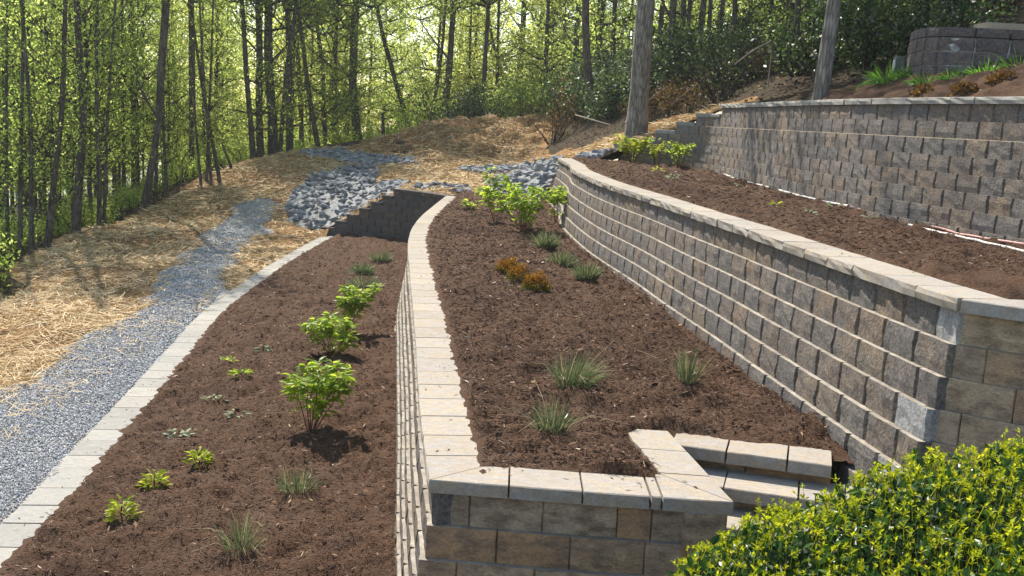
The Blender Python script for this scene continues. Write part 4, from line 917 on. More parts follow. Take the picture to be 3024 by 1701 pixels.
# the rest of the wood: each label names the nearest landmark
MARKS = [(-11.5, 24.4, 'the thin stems at the dug bank'), (-11.56, 26.8, 'the forked grey trunk'), (-11.8, 29, 'the leaning pair of thin stems'), (-12, 33, 'the stout leaning trunk'), (-12.3, 36, 'the curved bare sapling'), (-11.1, 37.5, 'the clump of four stems'), (-11.1, 40.5, 'the broken reddish snag'), (-13.4, 42.5, 'the tree behind the clump'),
 (-11.7, 48.3, 'the very thick twin trunk'), (-11, 51, 'the straight trunks after the twin'), (-8.2, 49.5, 'the fallen log'), (-8.1, 52.6, 'the bowed thick trunk'), (-5.5, 56.8, 'the steeply slanting grey trunk'), (-6.5, 49.6, 'the short dead trunk'), (-4.2, 56.9, 'the thick upright trunk behind the mound'), (-2, 54.9, 'the trunk over the mound top'), (.4, 61, 'the thin slanting trunk over the crest'), (1.5, 61, 'the wide trunk beyond the twiggy tree'), (2.7, 52.9, 'the dark trunk behind the bending grey one'), (2.65, 38.6, 'the bending grey trunk'), (4.7, 61, 'the leaning trunk against bright sky'), (2.9, 26.5, 'the biggest grey trunk'),
 (6, 45.9, 'the half hidden trunk on the ridge'), (5.2, 36.7, 'the bluish dark trunk'), (6.5, 43, 'the brown ridge trunk'), (7.9, 47, 'the third ridge trunk'), (8.4, 45.2, 'the leaning ridge trunk'), (7.9, 38.9, 'the slim lone grey trunk'), (4.9, 18, 'the pale leaning trunk'), (6.9, 24.6, 'the shaded thick trunk'), (7.1, 27.6, 'the slim shaded trunk'), (10.7, 35, 'the dark trunk above the leafy slope'), (12.4, 34, 'the thin trunk above the rounded wall'), (7.5, 18, 'the rounded wall'), (10.1, 22.4, 'the olive small tree')]
_used = {}
def where(kind, x, y):
    px = x / y; ms = sorted(MARKS, key=lambda m: (abs(m[0] / m[1] - px) * 30) ** 2 + ((m[1] - y) * .35) ** 2)[:5]; first = None
    for b in ms:
        rel = 'far behind' if y > b[1] + 9 else 'just beyond' if y > b[1] + 1 else 'in front of' if y < b[1] - 1.5 else 'downhill of' if px < b[0] / b[1] else 'uphill of'
        lab = kind + ' ' + rel + ' ' + b[2]; lab = lab.replace('dark evergreen shrub', 'evergreen shrub') if len(lab.split()) > 16 else lab; first = first or lab
        if lab not in _used: _used[lab] = 1; return lab
    return first
# fill
TAKEN = [(t[0], t[1]) for t in NAMED]
KIND = {id(KS): 'leafy grey sapling', id(KT): 'thin dark sapling', id(KM): 'green woodland tree', id(KY): 'yellow-green woodland tree', id(KF): 'distant yellow-green tree', id(KD): 'distant green tree'}
def fill(n, box, mind, kits, smin, smax, labels, group, name, cond=lambda x, y: True):
    k = t = 0
    while k < n and t < n * 40:
        t += 1; x = RNG.uniform(box[0], box[1]); y = RNG.uniform(box[2], box[3])
        if abs(x - .05 * 0) > y * .53 + 1.5 or not cond(x, y): continue
        if any((x - a) ** 2 + (y - b) ** 2 < mind * mind for a, b in TAKEN): continue
        TAKEN.append((x, y)); kk = kits[RNG.integers(len(kits))]
        sc = RNG.uniform(smin, smax); q_ = (sc - smin) / (smax - smin); lab = where(('short ' if q_ < .33 else 'tall ' if q_ > .66 else '') + KIND.get(id(kk), 'leafy tree'), x, y)
        plant_tree(kk[RNG.integers(len(kk))], x, y, sc, lab, 'tree', group, name); k += 1
edge = lambda y: np.interp(y, [15, 17, 23, 27, 33, 38, 43, 46], [-8.9, -9.3, -11.7, -12.0, -12.2, -12.8, -12.9, -13.2])
fill(34, (-17, -9, 19, 46), .55, [KS, KT], .75, 1.15, 'slender young tree in fresh leaf within the thicket along the straw', 'young trees in the thicket along the straw', 'sapling', lambda x, y: x < edge(y) - .2)
fill(36, (-30, -13, 26, 50), 1.1, [KS, KM, KS], .7, 1.1, 'leafy young tree deeper in the wood between the straw and the lake', 'trees between the straw and the lake', 'young_tree', lambda x, y: x < edge(y) - 2.5)
fill(44, (-30, 3, 50, 72), 1.5, [KY, KM, KY], .8, 1.15, 'leafy woodland tree among others in the wood beyond the mound', 'trees in the wood beyond the mound', 'woodland_tree', lambda x, y: y > np.interp(x, [-14, -9, -5, 2], [47, 50, 51, 52]))
fill(30, (3, 26, 40, 72), 1.6, [KY, KM, KD], .8, 1.15, 'leafy tree among others on the ridge beyond the upper wall', 'trees on the ridge beyond the upper wall', 'ridge_tree', lambda x, y: True)
fill(48, (-50, 40, 72, 105), 2.4, [KF, KD, KF], .9, 1.3, 'hazy leafy tree at the back of the wood', 'trees at the back of the wood', 'far_tree')
fill(16, (6, 22, 20, 40), 1.7, [KD, KM], .5, .8, 'leafy tree on the shaded slope above the upper wall', 'trees on the shaded slope', 'slope_tree', lambda x, y: x > 7.2 and (y > 24 or x > 9))
# undergrowth
US = []
def under(n, box, mind, kits, smin, smax, label, group, name, cond=lambda x, y: True):
    k = t = 0
    while k < n and t < n * 40:
        t += 1; x = RNG.uniform(box[0], box[1]); y = RNG.uniform(box[2], box[3])
        if abs(x) > y * .54 + .8 or not cond(x, y) or any((x - a) ** 2 + (y - b) ** 2 < mind * mind for a, b in US): continue
        US.append((x, y)); sc = RNG.uniform(smin, smax); q_ = (sc - smin) / (smax - smin); col = 'dark evergreen shrub' if kits is SD_ else 'bronze-brown brush' if kits is SBZ else 'bare twiggy brush' if kits is STW else 'fresh green shrub'
        plant_shrub(kits[RNG.integers(len(kits))], x, y, sc, where(('low ' if q_ < .33 else 'large ' if q_ > .66 else '') + col, x, y), 'shrub', group, name); k += 1
under(16, (-6, 6, 46.5, 58), 1.1, SD_, .7, 1.3, 'dark evergreen shrub in the bank of undergrowth behind the mound', 'undergrowth behind the mound', 'evergreen_shrub', lambda x, y: y > np.interp(x, [-6, -5, 1, 2, 6], [50, 48.5, 47.2, 45.2, 46]))
under(22, (-6, 6, 46.5, 58), .8, SG, .9, 1.7, 'x', 'undergrowth behind the mound', 'green_shrub', lambda x, y: y > np.interp(x, [-6, -5, 1, 2, 6], [50, 48.5, 47.2, 45.2, 46]))
under(24, (1.6, 6.5, 33, 48), 1.0, SD_, .6, 1.15, 'dark evergreen shrub on the shaded bank near the grey bending trunk', 'undergrowth on the shaded bank', 'evergreen_shrub', lambda x, y: x > np.interp(y, [33, 38, 45], [3.4, 2.0, 1.9]))
under(40, (4.6, 16, 19, 44), 1.1, SD_, .5, 1.05, 'dark leafy shrub on the slope above the upper wall', 'undergrowth on the slope above the upper wall', 'evergreen_shrub', lambda x, y: x > np.interp(y, [19, 24, 30, 44], [7.0, 5.6, 4.6, 5.2]))
under(26, (-15, -8.8, 17, 46), .8, SG, .5, .95, 'low leafy shrub at the foot of the young trees along the straw', 'shrubs along the straw edge', 'green_shrub', lambda x, y: edge(y) - 1.6 < x < edge(y) - .1)
under(24, (-16, -4, 47, 58), 1.2, SG, .7, 1.3, 'green shrub under the trees beyond the straw crest', 'shrubs beyond the straw crest', 'green_shrub', lambda x, y: y > np.interp(x, [-16, -9, -4], [46, 50, 52]))
under(34, (3.2, 14, 20, 38), .9, STW, .7, 1.2, 'x', 'bare brush on the slope above the upper wall', 'bare_brush', lambda x, y: x > np.interp(y, [19, 24, 30, 44], [6.6, 5.0, 3.8, 4.2]))
under(7, (3.4, 7, 25.5, 34), .8, SBZ, .6, 1.0, 'thin bronze-brown brush on the bank behind the biggest grey trunk', 'bronze brush behind the biggest trunk', 'bronze_shrub', lambda x, y: x > 3.6)
plant_shrub(SBZ[0], 1.25, 39.5, 1.3, 'reddish twiggy young tree at the dark end of the straw mound', 'sapling', None, 'twiggy_sapling', sz=1.9)
plant_shrub(SBZ[1], 10.1, 22.4, 1.0, 'olive leafy small tree rising beside the shaded thick trunk', 'sapling', None, 'leafy_sapling', sz=1.6)
# dug soil bank at the near end of the thicket
gxx = np.arange(-11.6, -8.0, .09); gyy = np.arange(16.2, 20.6, .09)
def dug_z(X, Y):
    r = np.sqrt(((X + 9.75 - (Y - 18.3) * -.25) / 1.05) ** 2 + ((Y - 18.3) / 1.9) ** 2); return ground(X, Y) - .06 + np.clip(1 - r, -.3, 1) * .62 + (.16 * fbm(X, Y, .7, 3, 81) + .06 * fbm(X, Y, .2, 2, 83)) * np.clip(1.15 - r, 0, 1)
V, F = sheet(gxx, gyy, dug_z, lambda X, Y: np.sqrt(((X + 9.75 - (Y - 18.3) * -.25) / 1.05) ** 2 + ((Y - 18.3) / 1.9) ** 2) < 1.2)
o = put('ground_dug_bank', new_mesh('ground_dug_bank', V, F), M['floor']); o['kind'] = 'structure'
# far-off wood that closes the view
n = 12000; x = RNG.uniform(-75, 75, n); y = RNG.uniform(104, 122, n); z = ground(x, y) + RNG.gamma(2.2, 3.4, n); V, F = diamonds(np.c_[x, y, z], rand_dirs(n), rand_dirs(n, .6), RNG.uniform(.5, 1.1, n), RNG.uniform(.35, .7, n)); stuff('far_woods', V, F, M['leaf_yellow'])
# dry leaves and twigs on the wood floor
n = 16000; x = RNG.uniform(-16, 14, n); y = RNG.uniform(17, 48, n); ok = (poly_sd(x, y, TERR) < -.2) & (poly_sd(x, y, STRAW) < 0) & ((x < -9) | (x > 1)); x, y = x[ok], y[ok]; n = len(x)
V, F = diamonds(np.c_[x, y, terr_z(x, y) + .04], flat_dirs(n, .3), rand_dirs(n, 1), RNG.uniform(.06, .13, n), RNG.uniform(.04, .08, n)); stuff('fallen_leaves', V, F, mat_island('dry_leaves', [(0, (.06, .035, .02)), (.6, (.14, .085, .045)), (1, (.26, .17, .09))]))
# ---------------------------------------------------------------- planting in the beds
def bed_z(x, y):
    xa, ya_ = np.array([x]), np.array([y])
    if x < LVB(y): zf = zL
    elif x < LVC(y): zf = zM
    else: zf = zU
    return float((zf(xa, ya_) + .045 + mulch_relief(xa, ya_))[0])
def tuft(name, x, y, n, L, W, spread, label, mats=None, lean=(0, 0), group=None, up=1.0, z=None, droop=.75):
    z = bed_z(x, y) - .02 if z is None else z
    r = thing(name, label, 'grass tuft' if 'lily' not in name else 'plant', (x, y, z), group)
    a = RNG.uniform(0, 6.283, n); q = np.sqrt(RNG.random(n)); P = np.c_[.22 * spread * q * np.cos(a), .22 * spread * q * np.sin(a), np.zeros(n)]
    D = np.c_[np.cos(a) * q * spread * 1.0 + lean[0], np.sin(a) * q * spread + lean[1], np.full(n, up)] + RNG.normal(0, .16, (n, 3))
    V, F = cards(P, D, rand_dirs(n, .2), L * RNG.uniform(.55, 1.1, n), W * RNG.uniform(.6, 1.2, n), ((0, .8), (.35, 1), (.7, .7), (1, .05)), droop * q * RNG.uniform(.3, 1.1, n))
    put('blades', new_mesh('blades', V, F), M[mats or 'grass'], r); return r
G = 'grass tufts planted in the mulch'
tuft('grass_tuft', -1.95, 7.29, 130, .40, .0055, .45, 'loose wispy grass tuft nearest the camera in the lowest bed')
tuft('grass_tuft', -1.80, 8.58, 190, .31, .0055, .6, 'grey-green grass tuft spreading low beside the shadow of the front shrub')
tuft('grass_tuft', -3.20, 21.58, 480, .38, .012, .7, 'rounded grass tuft with a dark base, near the shade of the stepped wall')
tuft('grass_tuft', -3.06, 23.4, 420, .36, .012, .7, 'shaded grass tuft furthest back in the lowest bed')
tuft('grass_tuft', -2.94, 20.0, 220, .42, .012, .95, 'grass tuft half hidden behind the tallest row shrub')
tuft('grass_tuft', .50, 15.95, 420, .38, .010, .55, 'dense green grass tuft, furthest of three in a row in the middle bed')
tuft('grass_tuft', .70, 14.52, 340, .30, .009, .7, 'flat spreading grass tuft, middle of three in a row in the middle bed')
tuft('grass_tuft', .96, 13.12, 420, .33, .009, .55, 'compact green grass tuft, nearest of three in a row in the middle bed')
tuft('grass_tuft', .52, 7.90, 330, .42, .0055, .55, 'largest grass tuft, green with feathery seed stalks, in the middle bed', None, (.15, 0))
tuft('grass_tuft', .32, 6.72, 160, .36, .0055, .44, 'bleached grass tuft with drooping pale blades close to the front wall')
tuft('grass_tuft', 1.45, 8.05, 130, .44, .0055, .26, 'narrow upright grass tuft standing alone near the middle wall')
for i, (x, y, n) in enumerate(((.52, 7.9, 26), (.32, 6.72, 12), (-1.95, 7.29, 14), (1.45, 8.05, 8))):
    r = [o for o in COL.objects if o.name.startswith('grass_tuft') and abs(o.location.x - x) < .01 and abs(o.location.y - y) < .01][0]
    a = RNG.uniform(0, 6.283, n); D = np.c_[np.cos(a) * .8, np.sin(a) * .8, np.full(n, .8)]; V, F = cards(np.zeros((n, 3)), D, rand_dirs(n, .2), RNG.uniform(.45, .75, n), .004, ((0, .8), (.5, 1), (1, .3)), RNG.uniform(.2, .6, n)); put('seed_stalks', new_mesh('seed_stalks', V, F), mat_island('dry_stalks', [(0, (.2, .15, .08)), (1, (.4, .32, .2))]) if i == 0 else bpy.data.materials['dry_stalks'], r)
def leafy_shrub(name, x, y, h, w, nst, nleaf, ls, label, mat='leaf_shrub', bare=.5, group=None, stem='stem', lean=(0, 0), z=None, cat='shrub'):
    z = bed_z(x, y) - .03 if z is None else z
    r = thing(name, label, cat, (x, y, z), group); tips = []
    for k in range(nst):
        a = 6.283 * k / nst + RNG.uniform(-.4, .4); R = w * RNG.uniform(.35, 1.0); tip = np.array([R * math.cos(a) + lean[0], R * math.sin(a) + lean[1], h * RNG.uniform(.72, 1.0) * (1 - .18 * (R / w) ** 2)])
        q = np.linspace(0, 1, 6)[:, None]; b = np.array([.04 * math.cos(a), .04 * math.sin(a), 0]); p = b * (1 - q) + tip * (q ** 1.0); p[:, :2] *= (.75 + .25 * q); p += RNG.normal(0, .012, p.shape) * q
        mm = Mesh(); mm.add(*tube(p, .0075 * (1 - .55 * q[:, 0]), 5))
        tips.append(p[4:] if h > .99 and name == 'leafy_shrub' else p[2:] if name == 'azalea' else p[3:]); 
        for _ in range(3):
            j = RNG.integers(3, 6); d = unit(rand_dirs(1, .7)[0]); p2 = p[min(j, 5)] + d * h * RNG.uniform(.1, .22) * np.linspace(0, 1, 3)[:, None]; mm.add(*tube(p2, np.array([.004, .003, .0015]), 4)); tips.append(p2)
        put('stem', mm.build('stem'), M[stem], r)
    per = max(1, nleaf // len(tips)); P = []; D = []
    for p in tips:
        t = RNG.uniform(.1, 1.0, per) ** .6 * (len(p) - 1); i = np.clip(t.astype(int), 0, len(p) - 2); f = (t - i)[:, None]; c = p[i] * (1 - f) + p[i + 1] * f
        a = RNG.uniform(0, 6.283, per); d = np.c_[np.cos(a), np.sin(a), RNG.uniform(-.45, .6, per)]; P.append(c + unit(d) * ls * .15); D.append(d)
    m = max(3, nleaf // 14); k = RNG.integers(0, len(tips), m); P.append(np.array([tips[i][0] * RNG.uniform(.45, .9) for i in k])); a = RNG.uniform(0, 6.283, m); D.append(np.c_[np.cos(a), np.sin(a), RNG.uniform(-.3, .3, m)])
    P = np.vstack(P); D = np.vstack(D); n = len(P); V, F = folded(P, D, rand_dirs(n, 1.6), ls * RNG.uniform(.6, 1.2, n), ls * RNG.uniform(.36, .52, n), .3, .22)
    put('leaves', new_mesh('leaves', V, F), M[mat], r); return r
leafy_shrub('leafy_shrub', -2.02, 10.29, .79, .43, 8, 560, .12, 'front shrub of the row in the lowest bed, broad bright leaves on bare red stems', lean=(.12, .15))
leafy_shrub('leafy_shrub', -2.41, 13.9, .62, .42, 8, 420, .13, 'low bushy middle shrub of the row in the lowest bed', lean=(-.12, 0))
leafy_shrub('leafy_shrub', -2.54, 15.45, .80, .40, 6, 460, .13, 'furthest shrub of the row in the lowest bed, leaves high on two leaning stems', lean=(.15, .1))
leafy_shrub('leafy_shrub', -.38, 20.0, 1.05, .46, 6, 300, .15, 'upright shrub in the middle bed with loose green leaves beside the pale cap')
leafy_shrub('leafy_shrub', .15, 18.56, .85, .66, 10, 520, .15, 'widest shrub of the middle bed with many red stems and bright leaves')
leafy_shrub('leafy_shrub', .82, 20.2, .80, .36, 5, 220, .15, 'shrub tucked against the far part of the middle wall')
leafy_shrub('leafy_shrub', -1.02, 22.7, .22, .26, 6, 70, .13, 'tiny pale shrub low on the mulch near the curved cap')
leafy_shrub('leafy_shrub', -.70, 24.6, .42, .3, 6, 110, .12, 'small shaded shrub at the far edge of the middle bed')
leafy_shrub('azalea', 2.62, 23.7, .66, .55, 12, 680, .105, 'fullest lime-green shrub at the far end of the upper bed', 'leaf_lime', stem='stem')
leafy_shrub('azalea', 3.12, 23.3, .66, .32, 7, 190, .10, 'slender lime-green shrub between two fuller ones in the upper bed', 'leaf_lime')
leafy_shrub('azalea', 3.52, 22.6, .70, .38, 8, 280, .10, 'airy green shrub nearest the upper wall in the upper bed', 'leaf_shrub')
def rosette(x, y, r, n, ls, label, mat='leaf_lime', up=.5, name='perennial', group=None, h=.06):
    z = bed_z(x, y) - .015; t = thing(name, label, 'plant', (x, y, z), group); a = RNG.uniform(0, 6.283, n); q = np.sqrt(RNG.random(n))
    P = np.c_[r * q * np.cos(a) * .7, r * q * np.sin(a) * .7, h * (1 - q * q) * RNG.uniform(.5, 1.3, n)]; D = np.c_[np.cos(a), np.sin(a), up + RNG.uniform(-.3, .5, n)]
    V, F = folded(P, D, rand_dirs(n, 1.5), ls * RNG.uniform(.6, 1.2, n), ls * RNG.uniform(.32, .46, n), .3, .3); put('leaves', new_mesh('leaves', V, F), M[mat], t)
    c = np.array([[0, 0, -.02], [0, 0, h * .6], [.01, 0, h]]); mm = Mesh(); mm.add(*tube(c, np.array([.008, .006, .003]), 5)); put('stem', mm.build('stem'), M['stem'], t); return t
rosette(-2.84, 9.15, .115, 62, .085, 'bright lime plant, furthest of the three lime ones in the lowest bed', h=.12)
rosette(-3.04, 8.53, .12, 70, .085, 'bright lime plant, middle of the three lime ones in the lowest bed', h=.12)
rosette(-3.03, 7.76, .125, 66, .085, 'bright lime plant, nearest the camera of the three lime ones', h=.13)
rosette(-3.67, 13.14, .12, 26, .10, 'small green plant with raised leaves near the kerb stones', 'leaf_shrub', .3)
rosette(-3.33, 12.45, .13, 30, .10, 'small tufted green plant between two flatter ones in the lowest bed', 'leaf_shrub', .6)
rosette(-3.42, 13.9, .12, 20, .09, 'flat greyish plant furthest back among the small ones in the lowest bed', 'pale_leaf', .1)
rosette(-3.33, 11.29, .15, 26, .085, 'flat pale-leaved plant between the kerb and the front shrub', 'pale_leaf', .05)
rosette(-2.94, 10.75, .14, 24, .085, 'flat pale-leaved plant close to the front shrub', 'pale_leaf', .05)
rosette(-3.30, 9.97, .13, 26, .09, 'whitest flat plant, just behind the lime ones', 'pale_leaf', .1)
def conifer(x, y, s, label):
    z = bed_z(x, y) - .03; r = thing('dwarf_conifer', label, 'dwarf conifer', (x, y, z)); n = int(2400 * s)
    d = rand_dirs(n, .5); d[:, 2] = np.abs(d[:, 2]); u = RNG.uniform(.55, 1.0, n)[:, None] * np.array([.17, .17, .24]) * s; P = d * u
    P += .03 * s * np.sin(P[:, [1, 2, 0]] * 45); top = (P[:, 2] > .10 * s + RNG.normal(0, .035 * s, n))
    for nm, k, mt in (('tips', top, 'conifer_orange'), ('fronds', ~top, 'conifer_green')):
        V, F = diamonds(P[k], d[k] + rand_dirs(k.sum(), .5) * .8, rand_dirs(k.sum()), RNG.uniform(.022, .045, k.sum()) * s, .010 * s); put(nm, new_mesh(nm, V, F), M[mt], r)
    c = np.array([[0, 0, -.02], [0, 0, .1 * s]]); mm = Mesh(); mm.add(*tube(c, np.array([.014, .008]), 5)); put('stem', mm.build('stem'), M['stem'], r)
conifer(-.05, 13.43, 1.05, 'rounded orange dwarf conifer furthest from the camera in the group of three')
conifer(.08, 12.69, .88, 'smallest and greenest dwarf conifer, in the middle of the group of three')
conifer(.29, 12.05, 1.0, 'pointed copper dwarf conifer nearest the camera in the group of three')
for x, y, r, n, lab, mt in ((2.75, 20.2, .12, 16, 'tiny yellow flowering sprig near the sunlit cap of the upper bed', 'leaf_lime'), (2.72, 18.2, .14, 18, 'small cream-leaved plant in front of the airy shrub', 'pale_leaf'), (2.95, 19.2, .10, 12, 'pinkish-white sprig beside the cream-leaved plant', 'pale_leaf'), (3.32, 13.2, .10, 18, 'small green sprout nearest the middle of the upper bed', 'leaf_lime'), (3.56, 12.5, .10, 14, 'flat green seedling closest to the sunlit cap', 'pale_leaf'), (4.3, 13.9, .09, 12, 'seedling below the pink hose in the upper bed', 'pale_leaf'), (4.5, 13.0, .09, 12, 'seedling close under the hose, nearest the camera', 'pale_leaf'), (3.7, 17.2, .10, 12, 'pale seedling in the middle of the upper bed', 'pale_leaf'), (4.2, 19.4, .12, 14, 'cream seedling by the end of the white pipe', 'pale_leaf')):
    rosette(x, y, r, n, .08, lab, mt, .5, 'seedling', None, .07)
# ---- pipes and hose at the foot of the upper wall
def lay(name, pts, rad, mat, label, cat):
    P = catmull(pts, .12); z = np.array([bed_z(*p) for p in P]) + rad * .9 + .004; z = np.convolve(np.pad(z, 4, 'edge'), np.ones(9) / 9, 'valid'); V, F = tube(np.c_[P, z], rad, 7); o = put(name, smooth(new_mesh(name, V, F)), M[mat]); tag(o, label, cat)
lay('water_pipe', [(4.12, 20.6), (4.2, 19.6), (4.25, 18.6), (4.31, 17.6)], .016, 'pvc', 'white pipe lying under the far part of the upper wall by the cream seedlings', 'pipe')
lay('water_pipe', [(4.38, 17.2), (4.42, 16.4), (4.46, 15.6), (4.55, 14.9), (4.62, 14.3)], .018, 'pvc', 'longest white pipe on the mulch at the middle of the upper wall', 'pipe')
lay('garden_hose', [(4.66, 14.3), (4.78, 13.6), (4.95, 12.9), (5.05, 12.2), (5.12, 11.6), (5.25, 11.0), (5.42, 10.3), (5.6, 9.4)], .016, 'hose', 'long pink hose along the foot of the upper wall', 'hose')
lay('water_pipe', [(4.72, 12.3), (4.82, 11.7), (4.9, 11.2), (4.95, 10.6), (4.98, 10.0), (5.0, 9.2)], .015, 'pvc', 'white pipe lying parallel to the pink hose, nearest the camera', 'pipe')
# ---- bed above the upper wall
def sz_(x, y): return float(slope_z(np.array([x]), np.array([y]))[0])
for x, y, L, n, lab in ((5.55, 15.9, .62, 90, 'bright arching daylily clump furthest from the rounded wall'), (5.72, 14.75, .34, 60, 'low yellow-green daylily at the foot of the rounded end'), (5.98, 14.4, .36, 80, 'dark green daylily clump in front of the rounded wall, shortest of the shaded ones'), (6.25, 14.15, .46, 90, 'daylily clump in front of the rounded wall, second from the frame edge'), (6.62, 14.0, .55, 110, 'big dark green daylily clump leaning on the rounded wall'), (7.05, 13.75, .6, 110, 'daylily clump cut by the frame edge'), (5.78, 15.75, .4, 60, 'shaded daylily beside the grey-green post')):
    tuft('daylily', x, y, n * 2, L * .85, .017, .9, lab, 'lily', (0, 0), 'daylilies by the rounded wall', .85, sz_(x, y) - .02, 1.25)
mat_barb = mat_leaf('barberry_leaves', [(0, (.05, .025, .01)), (.6, (.12, .06, .014)), (1, (.18, .11, .02))], 1.5, .2, .4)
for x, y, lab in ((5.3, 13.75, 'dark reddish low barberry behind the cap, furthest of three'), (5.48, 12.95, 'orange low barberry in the middle of three behind the cap'), (5.9, 12.9, 'brightest orange barberry, highest on the mulch slope')):
    n = 420; r = thing('barberry', lab, 'shrub', (x, y, sz_(x, y) - .02)); d = rand_dirs(n, .4); d[:, 2] = abs(d[:, 2]); P = d * RNG.uniform(.4, 1, n)[:, None] * np.array([.20, .20, .17]); V, F = diamonds(P, d + rand_dirs(n), rand_dirs(n), .05, .028); put('leaves', new_mesh('leaves', V, F), mat_barb, r)
    mm = Mesh(); [mm.add(*tube(np.array([[0, 0, 0], p * .9]), np.array([.006, .003]), 4)) for p in P[:9]]; put('stems', mm.build('stems'), M['stem'], r)
r = thing('marker_post', 'small grey-green post with a pale side beside the rounded wall', 'post', (5.93, 16.6, sz_(5.9, 16.4)))
m = Mesh(); q = np.array([(-.07, -.05), (.07, -.05), (.07, .05), (-.07, .05)]); V = np.vstack([np.c_[q, np.full(4, -.1)], np.c_[q, np.full(4, .30)], np.c_[q * .8, np.full(4, .34)]]); m.add(V, np.array([(0, 1, 5, 4), (1, 2, 6, 5), (2, 3, 7, 6), (3, 0, 4, 7), (4, 5, 9, 8), (5, 6, 10, 9), (6, 7, 11, 10), (7, 4, 8, 11), (8, 9, 10, 11)])); put('body', m.build('body'), M['post'], r)
V = np.array([(-.073, -.045, 0), (-.073, .045, 0), (-.073, .045, .29), (-.073, -.045, .29), (-.083, -.045, 0), (-.083, .045, 0), (-.083, .045, .29), (-.083, -.045, .29)]); put('side_plate', new_mesh('side_plate', V, np.array([(4, 5, 6, 7), (0, 3, 2, 1), (0, 4, 7, 3), (1, 2, 6, 5), (3, 7, 6, 2)])), M['post_pale'], r)
for x, y, L, a, lab in ((7.1, 15.25, .9, .1, 'flat tan slab lying on top of the rounded wall'), (7.75, 15.35, .8, -.15, 'second flat slab resting beside the first on the rounded wall')):
    me = block_mesh('stone_slab', L, .10, .4, 4, 2, .015, .04, int(x * 100)); me.materials[0] = M['slab']; me.materials[1] = M['slab']; o = put('stone_slab', me, None, None, (x, y, F_TOP + .004), a + math.pi); tag(o, lab, 'stone slab')
# ---- fallen wood
def log(name, p0, p1, r, mat, label, bend=.0, cat='log'):
    q = np.linspace(0, 1, 8)[:, None]; P = np.array(p0) * (1 - q) + np.array(p1) * q; P[:, 2] = np.maximum(P[:, 2], [float(ground(a, b)) + r * .6 for a, b, _ in P]) + bend * np.sin(q[:, 0] * 3.14); V, F = tube(P, r * (1 - .5 * q[:, 0]), 7, .06); o = put(name, smooth(new_mesh(name, V, F)), M[mat]); tag(o, label, cat)
g = lambda x, y, d=0: (x, y, float(ground(x, y)) + d)
log('fallen_log', g(-10.2, 49, .25), g(-6.3, 49.5, .3), .22, 'log', 'dark fallen log lying at the wood edge beyond the rock strip')
log('fallen_branch', g(3.2, 31.5, .15), g(4.6, 32.5, .45), .06, 'stick', 'pale fallen branch leaning on the bank behind the biggest grey trunk', .1, 'branch')
log('fallen_branch', g(3.9, 27.2, .25), g(5.4, 27.8, .75), .022, 'stick', 'long dry branch sloping over the brush above the stepped wall end', .05, 'branch')
log('fallen_branch', g(5.4, 23.0, 1.0), g(4.6, 22.9, .85), .025, 'stick', 'dry stick bent over the first steps of the upper wall', .05, 'branch')
log('fallen_branch', g(5.4, 23.0, -.1), g(5.42, 23.02, .98), .02, 'stick', 'thin upright dry stick above the cap of the upper wall', 0, 'branch')
log('fallen_branch', g(1.9, 36.0, .9), g(2.9, 33.5, .15), .03, 'stick', 'thin pale branch hanging over the dark bank by the mound', 0, 'branch')
# dug bank with roots at the picture edge
# ---------------------------------------------------------------- clipped hedge in front
HC = (1.85, 3.72)
def hedge_top(x, y):
    u = np.clip((x - .3) / 2.25, 0, 1); h = np.interp(u, [0, .1, .3, .6, 1], [1.42, 1.58, 1.73, 1.89, 2.10]) + .05 * np.interp(y, [2.4, 3.4, 4.8], [1.6, .8, 0])
    return h + .11 * fbm(x, y, .55, 2, 71) + .05 * fbm(x, y, .16, 2, 73)
HPOLY = [(.02, 2.2), (.18, 3.0), (.32, 3.62), (.52, 4.0), (.87, 4.28), (1.2, 4.5), (1.6, 4.72), (2.1, 4.85), (2.6, 4.95), (3.2, 4.9), (3.6, 4.2), (3.6, 2.2)]
hedge = thing('hedge', 'dense evergreen hedge with glossy dark leaves and bright yellow-green new shoots in the near corner', 'hedge', (0, 0, 0))
def hpoints(n, dmin, dmax):
    out = []; c = 0
    while c < n:
        x = RNG.uniform(.25, 3.4, n * 2); y = RNG.uniform(2.2, 5.0, n * 2); s = poly_sd(x, y, HPOLY) + .12 * fbm(x, y, .3, 2, 75); k = (s > 0) & (x < y * .56 + .25) ; x, y, s = x[k], y[k], s[k]
        d = RNG.uniform(dmin, dmax, len(x)); edge_ = np.sqrt(np.clip(1 - (1 - np.clip(s / .38, 0, 1)) ** 2, 0, 1)); z = hedge_top(x, y) - (1 - edge_) * .55 - d
        out.append(np.c_[x, y, z, s]); c += len(x)
    return np.vstack(out)[:n]
def hnormal(p):
    e = .05; s = lambda a, b: poly_sd(a, b, HPOLY); gx_ = (s(p[:, 0] + e, p[:, 1]) - s(p[:, 0] - e, p[:, 1])) / (2 * e); gy_ = (s(p[:, 0], p[:, 1] + e) - s(p[:, 0], p[:, 1] - e)) / (2 * e); w = np.clip(1 - p[:, 3] / .38, 0, 1)
    return unit(np.c_[-gx_ * w, -gy_ * w, np.full(len(p), .8)])
